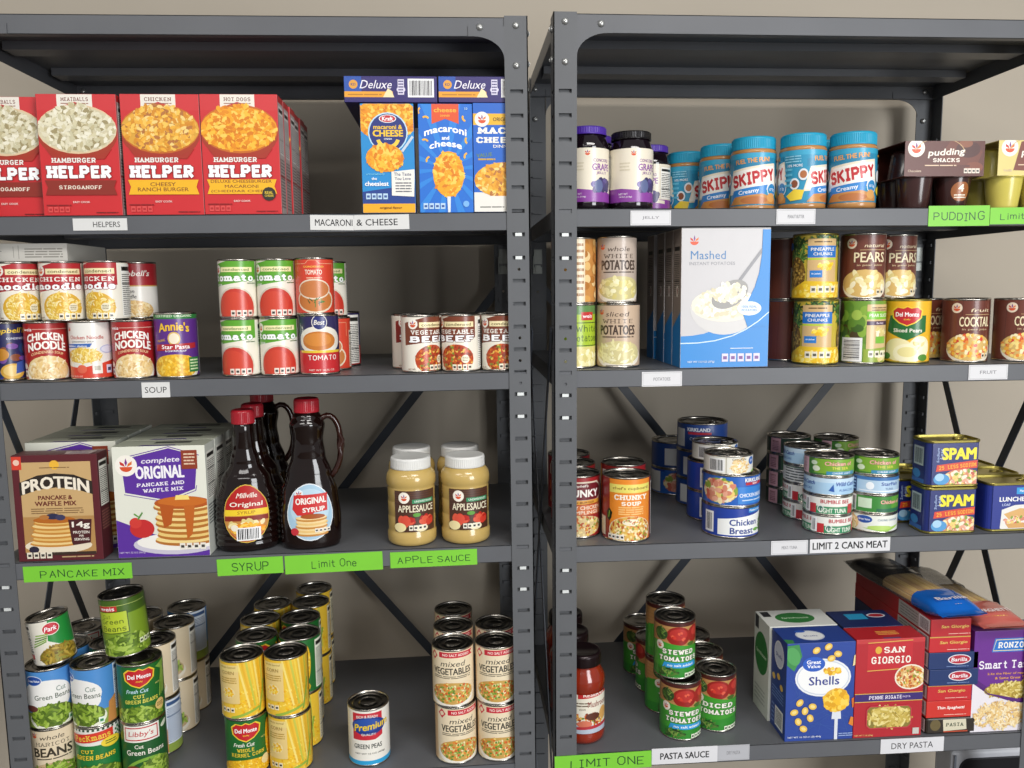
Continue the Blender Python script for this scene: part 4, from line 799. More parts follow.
def a_shells():
    w, h = 132, 186; A = Art(); A.r(0, 0, w, h, '#27469a'); r = random.Random(4)
    for k in range(26): A.line([(r.uniform(0, w), r.uniform(0, h)), (r.uniform(0, w), r.uniform(0, h))], .8, '#33549f')
    A.q([(0, h-4), (22, h-2), (28, h-24), (14, h-52), (0, h-40)], '#3c8a4a'); A.e(12, h-24, 12, 18, '#52a05a', rot=.4)
    A.e(68, 120, 52, 36, '#e9ecf0'); A.e(68, 120, 49, 33, '#cfd6e2'); A.e(68, 120, 47, 31, '#f2f3f2'); A.e(50, 146, 21, 14, '#2a5cc0'); A.t('Great', 50, 150, 7, '#ffffff', w=26, b=.03); A.t('Value', 50, 142, 6, '#ffffff', w=24, b=.03)
    A.t('Shells', 70, 114, 16, '#2c3a8c', w=56, b=.02); A.food('star', 84, 132, 18, 8, 12, 3, sc=1.6); A.r(92, 0, 98, 64, '#dde2ea'); A.q([(86, 40), (104, 40), (102, 66), (88, 66)], '#dde2ea'); A.food('star', 94, 76, 24, 22, 60, 5, sc=2.1, bg='#e8bb4a')
    for x, y in ((54, 172), (76, 178), (94, 164), (82, 156), (26, 74), (16, 56), (36, 58), (50, 66), (24, 38), (46, 44), (34, 24)): A.e(x, y, 7.5, 6, '#e9bf4e', rot=x); A.e(x, y, 4.5, 3, '#f4da8c', rot=x)
    A.q([(122, 140), (w, 145), (w, 165), (124, 160)], '#ecd9a0'); A.q([(124, 60), (w, 68), (w, 84), (122, 78)], '#d8702a'); A.q([(118, 30), (w, 22), (w, 40), (122, 44)], '#e0862c')
    A.t('NET WT 16 OZ (1 LB) 454g', 36, 8, 4, '#dfe4f0', w=62); A.micro(100, 128, 6, 14, 2, '#9ab0dc'); return A
def a_shells_top(w, d):
    A = Art(); A.r(0, 0, w, d, '#26428e'); A.e(w*.42, d*.45, w*.2, d*.3, '#cfd6e2'); A.e(w*.42, d*.45, w*.18, d*.25, '#eef0f0'); A.t('Shells', w*.42, d*.42, 5, '#2c3a8c', w=26)
    A.q([(0, 0), (14, 0), (16, 14), (0, 18)], '#3c8a4a'); A.e(w*.33, d*.7, 10, 4.5, '#2a5cc0'); return A
def a_penne():
    w, h = 129, 188; A = Art(); A.r(0, 0, w, h, '#b3202b'); A.r(0, h-8, w, h, '#c43a3c'); A.q([(22, 178), (106, 182), (106, 132), (22, 128)], '#c22630'); A.line([(22, 181), (106, 184)], 1.6, '#d8b050'); A.line([(22, 128), (106, 131)], 1.6, '#d8b050')
    A.e(42, 167, 6, 7, '#e0b040'); A.t('SAN', 72, 167, 12, '#f4efe2', w=40, f='slab', wt=1.3); A.t('GIORGIO', 66, 148, 14, '#f4efe2', w=74, f='slab', wt=1.3)
    A.e(104, 114, 30, 24, '#efe6d4'); A.food('soup', 104, 114, 27, 21, 90, 6, bg='#e0b678'); A.r(0, 70, w, 84, '#3a2470'); A.r(0, 84, w, 85.5, '#d8b050'); A.r(0, 68.5, w, 70, '#d8b050'); A.t('PENNE RIGATE', 58, 77, 7, '#efe8f4', w=62, f='slab', wt=1.2); A.t('PASTA', 98, 77, 3.6, '#cfc0e4')
    A.p([(24, 24), (24, 54), (30, 60), (102, 60), (108, 54), (108, 24), (102, 18), (30, 18)], '#8a7a34'); A.food('penne', 66, 39, 42, 20, 90, 4); A.line([(24, 24), (24, 54), (30, 60), (102, 60), (108, 54), (108, 24), (102, 18), (30, 18), (24, 24)], 1.8, '#c8384a')
    A.t('NET WT 1 LB (454g)', 20, 5, 3.6, '#e8c078', w=34); A.r(112, 4, 124, 16, '#c9c4bc')
    A.pr = [(([c for c in (clip(clip(p, 0, 0, w), 1, 0, h) for p in ps) if len(c) > 2]), c_, z) for ps, c_, z in A.pr]
    return A
def a_ronz():
    w, h = 172, 194; A = Art(); A.r(0, 0, w, h, '#6a2c8e'); A.p([(0, 0), (0, 96), (30, 74), (80, 56), (w, 48), (w, 0)], '#e9e4ea'); A.p([(0, 96), (0, 108), (34, 84), (84, 64), (w, 57), (w, 48), (80, 56), (30, 74)], '#562078')
    A.q([(34, 154), (39, 180), (120, 180), (120, 154)], '#2a7ad0'); A.q([(36, 156), (41, 178), (120, 178), (120, 156)], '#e9d8a0'); A.q([(37, 157.5), (42, 176.5), (120, 176.5), (120, 157.5)], '#2272c8'); A.t('RONZONI', 78, 167, 12, '#f4f2ea', w=66, f='slab', wt=1.4)
    A.t('Smart Taste', 68, 130, 16, '#f4f0f6', w=114, b=.01, f='slab', wt=1.1); A.t('2.5x the Fiber of regular pasta', 78, 112, 5, '#f0b03a', w=100); A.t('& Same Great Taste', 78, 104, 4.6, '#f0b03a', w=70)
    A.food('penne', 84, 80, 60, 16, 120, 3, sc=.8, bg='#a88c34'); A.food('pale', 60, 32, 58, 26, 170, 4, sc=1.3); A.q([(118, 24), (w, 24), (w, 42), (118, 44)], '#7a3a9c'); A.micro(122, 168, 28, 40, 2, '#e8b8a0')
    A.p([(14, 84+8), (30, 84-8), (84, 64), (w, 57), (w, 50), (80, 58), (30, 74)], '#562078'); return A
def a_pudding(van):
    w, h = 142, 64; A = Art(); A.r(0, 0, w, h, '#5c2a1e' if not van else '#dccb7e'); A.e(20, 46, 15, 15, '#f0e8da'); A.ag(20, 46, 13.5)
    if van: A.p([(28, 8), (40, 56), (w, 60), (w, 4)], '#7a3f2c')
    else: A.p([(60, 30), (80, 58), (120, 60), (138, 40), (130, 20), (90, 14)], '#6e3624'); A.e(112, 44, 22, 14, '#4a2018'); A.e(108, 54, 12, 7, '#8a5236'); A.e(124, 14, 16, 9, '#7e4028'); A.r(40, 14, 116, 18, '#5c2a1e')
    A.arcs(62, 36, 44, 45.5, .1, 2.9, '#c9a878', sy=.6); A.t('pudding', 74, 38, 14, '#f2e8da', w=64, b=.03, sh=.2, rot=.05); A.t('SNACKS', 74, 26, 7, '#f2e8da', w=48, f='slab', wt=1.4); A.micro(36, 92, 15, 19, 1, '#e0c4a4'); A.icons(106, 4, 4, 6.5, '#e8dccc', gap=1.1); A.t('Chocolate' if not van else 'Vanilla', 18, 8, 4, '#d8c0a8'); return A

# ------------------------------------------------------------------ camera and light
CAM = (-126.22, -1372.07, -239.57)
def make_camera():
    f, pi, ya, ro = 818.3, .117417, .068487, -.011337
    d = Vector((math.sin(ya)*math.cos(pi), math.cos(ya)*math.cos(pi), -math.sin(pi)))
    r = Vector((math.cos(ya), -math.sin(ya), 0)); u = r.cross(d)
    r2 = r*math.cos(ro)+u*math.sin(ro); u2 = -r*math.sin(ro)+u*math.cos(ro)
    cd = bpy.data.cameras.new('camera'); cd.sensor_width = 36; cd.lens = f/1024*36; cd.clip_start = .02; cd.clip_end = 50
    c = bpy.data.objects.new('camera', cd); COL.objects.link(c)
    c.matrix_world = Matrix.Translation(W(*CAM)) @ Matrix((r2, u2, -d)).transposed().to_4x4()
    bpy.context.scene.camera = c
make_camera()

def area(name, loc, size, energy, col, rot=(0, 0, 0)):
    l = bpy.data.lights.new(name, 'AREA'); l.shape = 'RECTANGLE'; l.size, l.size_y = size; l.energy = energy; l.color = col
    o = bpy.data.objects.new(name, l); COL.objects.link(o); o.location = W(*loc); o.rotation_euler = rot
    return o
area('ceiling_troffer', (500, -1500, 1000), (1.2, .6), 34, (1, .965, .93))
area('ceiling_troffer', (-1300, -1700, 1000), (1.2, .6), 20, (1, .965, .92))
area('ceiling_troffer', (-300, -3600, 1000), (2.4, .6), 36, (1, .97, .94))
area('added_side_fill', (2300, -3900, -100), (1.5, 2.2), 118, (.96, .98, 1), (math.radians(89), 0, math.radians(33)))  # added fill from front right, lights the wall gaps and streaks the cans
wd = bpy.data.worlds.new('room_air'); bpy.context.scene.world = wd; wd.use_nodes = True
bgn = wd.node_tree.nodes['Background']; bgn.inputs['Color'].default_value = (.9, .9, .9, 1); bgn.inputs['Strength'].default_value = .34
vs = bpy.context.scene.view_settings; vs.view_transform = 'Standard'; vs.look = 'None'; vs.exposure = 0; vs.gamma = 1; vs.use_curve_mapping = False

# ------------------------------------------------------------------ the room
def room():
    wm = mat('painted_wall', '#bdb3a3', .75, noise=.05, scale=3, bump=.12, spec=.25)
    fm = mat('vinyl_floor', '#5f5a54', .5, noise=.15, scale=5)
    b = MB(); b.box(-3200, 3400, 505, 605, FLOOR, 1100); o = b.obj('wall_back', wm); o.location = W(0, 0, 0)-Vector((0, 0, 0)); tag(o, 'greige painted wall behind the shelving', kind='structure')
    b = MB(); b.box(-3200, 3400, -4200, 605, FLOOR-60, FLOOR); o = b.obj('floor', fm); o.location = W(0, 0, 0); tag(o, 'pale vinyl floor under the shelving', kind='structure')
room()

# ------------------------------------------------------------------ shelving
P0 = 38.1
def flange(mb, along, x0, x1, yf, ks, clips, dots, ztop, zbot, thick=1.8, off=0):
    """perforated flange; along 'x' = faces front, 'y' = faces sideways at x = yf"""
    c = (x0+x1)/2; xs = [x0, c-10.5, c+10.5, x1]; zs = [ztop]; hz = {}
    ev = sorted([(-P0*k+off, 's') for k in ks]+[(-P0*k+off, 'd') for k in dots], reverse=True)
    for z, t in ev:
        h = 3.3 if t == 's' else 4.0
        hz[len(zs)] = t; zs += [z+h, z-h]
    zs.append(zbot)
    vs = []; fs = []
    def P(x, z, y): return (x, yf+y, z) if along == 'x' else (yf+y, x, z)
    for y in (0, thick):
        base = len(vs)
        for z in zs:
            for x in xs: vs.append(P(x, z, y))
    n = len(zs)*4
    for i in range(len(zs)-1):
        for j in range(3):
            a = i*4+j; q = (a, a+1, a+5, a+4)
            t = hz.get(i)
            if j == 1 and t == 's':
                sgn = 1 if yf < 200 and along == 'x' or (along == 'y' and yf < 200) else -1
                fr, dep = (0, 6) if sgn > 0 else (thick, thick-6)
                src = a if sgn > 0 else n+a
                b0 = len(vs)
                for q_ in (0, 1, 5, 4):
                    px = vs[src+q_]; vs.append(P(xs[1 if q_ in (0, 4) else 2], zs[i if q_ in (0, 1) else i+1], dep))
                s4 = (src, src+1, src+5, src+4)
                for k in range(4): fs.append((s4[k], s4[(k+1) % 4], b0+(k+1) % 4, b0+k))
                fs.append((b0, b0+1, b0+2, b0+3))
                oth = (n if sgn > 0 else 0)+a
                continue
            if j == 1 and t == 'd':
                cx = (xs[1]+xs[2])/2; cz = (zs[i]+zs[i+1])/2; r = 2.6
                ring = []
                for y in (0, thick):
                    b0 = len(vs)
                    for k in range(8): vs.append(P(cx+r*math.cos(PI/8+k*PI/4), cz+r*math.sin(PI/8+k*PI/4), y))
                    ring.append(b0)
                for s, b0 in ((0, ring[0]), (n, ring[1])):
                    tl, tr, br, bl = a+s, a+1+s, a+5+s, a+4+s
                    fs += [(b0+1, b0+2, tl, tr), (b0+0, b0+1, tr), (b0+7, b0+0, tr, br), (b0+6, b0+7, br), (b0+5, b0+6, br, bl), (b0+4, b0+5, bl), (b0+3, b0+4, bl, tl), (b0+2, b0+3, tl)]
                for k in range(8): fs.append((ring[0]+k, ring[0]+(k+1) % 8, ring[1]+(k+1) % 8, ring[1]+k))
                continue
            fs.append(q); fs.append(tuple(n+v for v in reversed(q)))
    for i in range(len(zs)-1):
        for j in (0, 3): a = i*4+j; fs.append((a, a+4, n+a+4, n+a))
    for j in range(3):
        fs.append((j, j+1, n+j+1, n+j)); a = (len(zs)-1)*4+j; fs.append((a, a+1, n+a+1, n+a))
    mb.add(vs, fs)

def bolt(parent, p, d):
    """domed bolt head with a cross recess; d = (axis, sign)"""
    b = MB(); b.lathe([[(0, 4.2), (2.5, 3.9), (4.6, 2.6), (5.6, .8), (5.8, 0)]], seg=14)
    b.box(-2.6, 2.6, -.6, .6, 3.9, 4.5, None); b.box(-.6, .6, -2.6, 2.6, 3.9, 4.5, None)
    o = b.obj('bolt', M['bolt'], parent); o.location = Vector(p)*S
    o.rotation_euler = {('y', -1): (PI/2, 0, 0), ('y', 1): (-PI/2, 0, 0), ('x', 1): (0, PI/2, 0), ('x', -1): (0, -PI/2, 0)}[d]
    return o

def shelving(x0, w, yf, D, zs, lean, label):
    root = empty('shelving_unit', W(x0+FLOOR*lean, yf, FLOOR-(x0*lean if x0 < 0 else 0))); root.rotation_euler = (0, lean, 0)
    tag(root, label, 'shelving', 'steel shelving units')
    T = -FLOOR   # local z = true z - FLOOR
    ztop = zs[0]+2; off = 0 if x0 < 0 else -2
    for ix in (0, 1):
        for iy in (0, 1):
            mb = MB()
            X0 = 0 if ix == 0 else w-38; Xs = 0 if ix == 0 else w-1.8
            ks = range(-2, 42); dots = (5.5, 8.5, 9.5, 10.5) if iy == 0 else (6.5,)
            flange(mb, 'x', X0, X0+38, (-2 if iy == 0 else D-1.8), ks, None, dots, ztop, FLOOR+2, off=off)
            Y0 = -2 if iy == 0 else D-38
            flange(mb, 'y', Y0, Y0+38, Xs, ks, None, (), ztop, FLOOR+2, off=off)
            for i, q in enumerate(mb.v): mb.v[i] = (q[0], q[1], q[2]+T)
            post = mb.obj('post', M['post'] if 1 else 0, root, fixn=True)
            cx = X0+19
            sg = -1 if iy == 0 else 1; yy = -2 if iy == 0 else D
            if iy == 0:
                for z in (ztop-15, ztop-77): bolt(post, (cx, yy, z+T), ('y', -1))
            for z in (ztop-22, ztop-70): bolt(post, ((-0.2 if ix == 0 else w+.2), (17 if iy == 0 else D-19), z+T), ('x', -1 if ix == 0 else 1))
            if iy == 1:
                for z in (ztop-15, ztop-77): bolt(post, (cx-4, D-3.5, z+T), ('y', -1))
            # shelf clips seen bright through the slots under each shelf
            for zi in (1, 2, 3):
                kk = math.ceil((-(zs[zi]-30)+off)/P0-.05)
                for k in (kk, kk+1):
                    c = MB(); z = -P0*k+off+T
                    if iy == 0: c.box(cx-5.5, cx+5.5, -1.2, 1.5, z-2.7, z+2.7)
                    else: c.box(cx-5.5, cx+5.5, D-4.6, D-2.2, z-2.9, z+2.9)
                    c.obj('shelf_clip', M['clip'], post)
            if iy == 1:  # splice plate joining upper and lower back posts
                c = MB(); zc = -182+T; c.box(cx-9, cx+9, D-5, D-2.2, zc-28, zc+28); c.box(cx-11, cx-9, D-12, D-2.2, zc-28, zc+10); c.box(cx-6, cx+6, D-7, D-5, zc-26, zc-10)
                c.obj('splice_plate', mat('dull_zinc', '#8c8f8a', .35, .7, noise=.2), post)
    for i, z in enumerate(zs):
        mb = MB(); e = 2; zz = z+T; lip = 30
        mb.box(e, w-e, 0.2, D-2, zz-1.6, zz)                           # deck
        for y0 in (.2, D-3.6):                                        # long lips
            mb.box(e, w-e, y0, y0+1.4, zz-lip, zz)
        mb.box(e, w-e, .2, 14, zz-lip, zz-lip+1.2); mb.box(e, w-e, D-14, D-2.2, zz-lip, zz-lip+1.2)
        for xa in (e, w-e-1.4): mb.box(xa, xa+1.4, .2, D-2, zz-lip, zz)
        for f in (.3, .68): mb.box(e+16, w-e-16, D*f, D*f+42, zz-16, zz-1.6)  # hat-section stiffeners
        if i == 4 and x0 < 0: mb.v = [(q[0], q[1], q[2]+.0081*(q[0]-w)) for q in mb.v]   # bottom shelf sits a little low at its left end
        sh = mb.obj('shelf', M['steel'], root, fixn=False)
        bevel_mesh(sh.data, .35, 1)
        if i == 0:
            for fy in (-1.9, D-5):
                for side in (0, 1):
                    g = MB(); pts = [(0, 0)]; Wd, Hh = 50, 36
                    arc = [(Wd-Wd*math.sin(a*PI/20), -Hh+Hh*math.cos(a*PI/20)) for a in range(11)]
                    pts = [(0, 16), (Wd+8, 16), (Wd+8, 0)]+[(Wd-(Wd)*math.sin(t), -Hh*(1-math.cos(t))) for t in [k*PI/20 for k in range(11)]]
                    xx = [(38+px if side == 0 else w-38-px) for px, _ in pts]
                    front = [(xx[k], fy, zz-lip+pts[k][1]) for k in range(len(pts))]
                    back = [(a, b+1.8, c) for a, b, c in front]; n = len(pts)
                    tri = geometry.tessellate_polygon([[Vector((a, c, 0)) for a, b, c in front]])
                    fs = [tuple(t) for t in tri]+[tuple(n+k for k in reversed(t)) for t in tri]+[(k, (k+1) % n, n+(k+1) % n, n+k) for k in range(n)]
                    g.add(front+back, fs); go = g.obj('gusset', M['steel'], sh, fixn=True)
                    if fy < 0: bolt(go, ((38+39 if side == 0 else w-38-39), -1.9, zz-16), ('y', -1))
    def bar(p, q, axis):
        mb = MB(); p, q = Vector(p), Vector(q); d = (q-p).normalized(); n = Vector((0, 1, 0)) if axis == 'y' else Vector((1, 0, 0)); s = d.cross(n).normalized()*9.5
        vs = [p+s, p-s, q-s, q+s]; vs = vs+[v+n*1.8 for v in vs]
        mb.add([tuple(v) for v in vs], [(0, 1, 2, 3), (7, 6, 5, 4), (0, 4, 5, 1), (1, 5, 6, 2), (2, 6, 7, 3), (3, 7, 4, 0)])
        mb.obj('brace', M['brace'], root, fixn=True)
    bar((19, D+1, -228+T), (w-19, D+1, -1298+T), 'y'); bar((w-19, D+4, -228+T), (19, D+4, -1298+T), 'y')
    for xs in (-4, w+2):
        bar((xs, 17, -310+T), (xs, D-19, -1130+T), 'x'); bar((xs, D-19, -300+T), (xs, 17, -1130+T), 'x')
    return root
ZL = [191.8, -115.7, -380.8, -682.6, -1084.0]
ZR = [194.6, -111.9, -378.9, -683.5, -1064.0]
shelving(-904, 904, 0, 452, ZL, -.0034, 'grey perforated steel shelving unit on the left, holding boxed dinners, soup and vegetables')
shelving(39, 904, -14.3, 452, ZR, .0026, 'grey perforated steel shelving unit on the right, holding jelly, peanut butter, fruit, meat and pasta')
def zl(i, x): return .4+ZL[i]+.0034*x if i < 4 else -1083.6+.0115*x
def zr(i, x): return .4+ZR[i]-.0026*(x-39)
def shelf_z(s, x): return zl(int(s[1])-1, x) if s[0] == 'L' else zr(int(s[1])-1, x)

# ------------------------------------------------------------------ tins
KINDS = {}
def kind(name, objname, R, H, art, lidmat='tinlid', tabbed=False, twin=False): KINDS[name] = (objname, R, H, art, lidmat, tabbed)
SOUP = 'soup_can'; VEG = 'vegetable_can'
kind('agcn', SOUP, 33, 97, lambda: d_ag('#b3242b', 'CHICKEN', 'noodle', 'noodle', '#e2b02e', '#8f1a20'))
kind('agtom', SOUP, 31.6, 97, d_ag_tomato)
kind('agbeef', SOUP, 33, 97, lambda: d_ag('#7a3a22', 'VEGETABLE', 'BEEF', 'beef', '#b8421c', '#5c2818'))
kind('agbeefx', SOUP, 33, 97, lambda: d_ag('#8a2a24', 'VEGETABLE', 'SOUP', 'beef', '#b8421c', '#6c1c18'))
kind('weisn', SOUP, 33, 97, d_weis_noodle); kind('whiten', SOUP, 33, 97, d_white_noodle); kind('stars', SOUP, 33.6, 108, d_stars)
kind('kids', SOUP, 27.5, 97, d_kids); kind('camp', SOUP, 33, 97, d_campbells); kind('bisque', SOUP, 31.6, 94, d_bisque); kind('purple', SOUP, 32.6, 101, d_purple_tomato)
kind('bluegb', VEG, 37, 107, d_veg_top); kind('weisgb', VEG, 37, 107, d_weis_beans); kind('dmcorn', VEG, 37, 107, lambda: d_monte('corn')); kind('dmbean', VEG, 37, 107, lambda: d_monte('bean'))
kind('dmpear', 'fruit_can', 37.5, 112, lambda: d_monte('pear'), 'gold'); kind('libby', VEG, 37, 107, d_libby); kind('peck', VEG, 37, 107, d_checker)
kind('agbeans', VEG, 37, 107, lambda: d_agplain('whole', 'HARICOT', 'BEANS', 'bean')); kind('park', VEG, 33, 82, d_park); kind('corn', VEG, 37, 107, d_corn); kind('peas', VEG, 37, 107, d_peas); kind('mixed', VEG, 37, 107, d_mixed)
kind('wholepot', VEG, 34, 114, lambda: d_agplain('whole', 'WHITE', 'POTATOES', 'potato', '#c0b0a2', '#4a3a30', 114, n=22, dark='#b89e8a')); kind('slicedpot', VEG, 37.5, 110, lambda: d_agplain('sliced', 'WHITE', 'POTATOES', 'slice', '#c9b096', '#4a3a30', 110, n=30, dark='#b8937a'))
kind('potpic', VEG, 37.5, 112, d_potpic); kind('limepot', VEG, 37.5, 110, d_limepot); kind('pine', 'fruit_can', 37.5, 113.5, d_pine, 'gold'); kind('pears', 'fruit_can', 37.5, 113.5, lambda: d_agmaroon('natural', 'PEARS', 'pear', 'in pear juice', 12))
kind('cock', 'fruit_can', 37.5, 112, lambda: d_agmaroon('fruit', 'COCKTAIL', 'cocktail', 'in pear juice')); kind('limepear', 'fruit_can', 37.5, 113.5, d_limepear)
kind('chunky', SOUP, 42, 112, d_chunky); kind('chefs', SOUP, 42, 115, d_chefs)
for k in ('bumble', 'blue', 'green', 'blueqr', 'greenbar', 'gv', 'white', 'pinkbar', 'facts'): kind('tuna_'+k, 'tuna_can' if k not in ('white', 'gv') else 'chicken_can', 42.5, 35, (lambda k=k: d_tuna(k)), 'tinlid', True)
kind('breast', 'chicken_can', 50, 57, d_breast, 'tinlid', True); kind('kirk', 'chicken_can', 50, 57, d_kirk, 'tinlid', True); kind('kirkdark', 'chicken_can', 50, 57, d_kirkdark, 'tinlid', True)
kind('stew', 'tomato_can', 37.5, 110, lambda: d_tomcan('STEWED')); kind('dice', 'tomato_can', 37.5, 110, lambda: d_tomcan('DICED'))
PROTO = {}
def proto_can(name):
    objn, R, H, art, lidm, tab = KINDS[name]
    root = empty(objn, (0, 0, 0))
    b = MB(); b.lathe([[(0, 1.6), (R-3, 1.6)], [(R-3, 1.6), (R-.9, 0), (R+.3, .5), (R+.5, 1.6), (R+.1, 2.8), (R-.35, 3.4)], [(R-.35, 3.4), (R-.35, H-3.4)], [(R-.35, H-3.4), (R+.1, H-2.8), (R+.5, H-1.6), (R+.4, H-.4), (R-.4, H), (R-1.4, H-.4), (R-1.8, H-3.6)]])
    b.obj('body', M['tin' if lidm != 'gold' else 'gold'], root)
    c = MB(); c.lathe([[(0, H-3.8), (R*.34, H-3.8), (R*.36, H-3.3), (R*.40, H-3.3), (R*.42, H-3.9), (R*.66, H-3.9), (R*.69, H-3.2), (R*.74, H-3.2), (R*.78, H-4.1), (R*.88, H-4.1), (R-1.7, H-3.5)]], seg=40)
    c.obj('lid', M[lidm], root)
    if tab:
        t = MB(); pts = [(R*.42+R*.16*math.cos(a*PI/8), R*.2*math.sin(a*PI/8), H-1.9) for a in range(17)]; t.tube(pts, 1.1, 6)
        t.box(R*.52, R*.8, -3, 3, H-3.2, H-2.0); o = t.obj('pull_tab', M['tin'], root)
    l = MB(); lay_round(l, art(), R, 3.2, H-3.2)
    l.obj('label', M['label'], root)
    return root
def can(name, s, x, y, base, turn, label, group=None, tilt=0):
    if name not in PROTO: o = PROTO[name] = proto_can(name)
    else: o = copy_tree(PROTO[name])
    z = shelf_z(s, x)+base
    o.location = W(x, y, z); rz = math.atan2(CAM[0]-x, -(CAM[1]-y))*.75+math.radians(turn)
    o.rotation_euler = (0, math.radians(tilt), rz) if not tilt else (Matrix.Rotation(math.radians(tilt), 3, 'Y') @ Matrix.Rotation(rz, 3, 'Z')).to_euler()
    tag(o, label, {'soup_can': 'soup can', 'vegetable_can': 'vegetable can', 'fruit_can': 'fruit can', 'tuna_can': 'tuna can', 'chicken_can': 'canned chicken', 'tomato_can': 'tomato can'}[KINDS[name][0]], group or KINDS[name][0].replace('_', ' ')+'s')
    return o

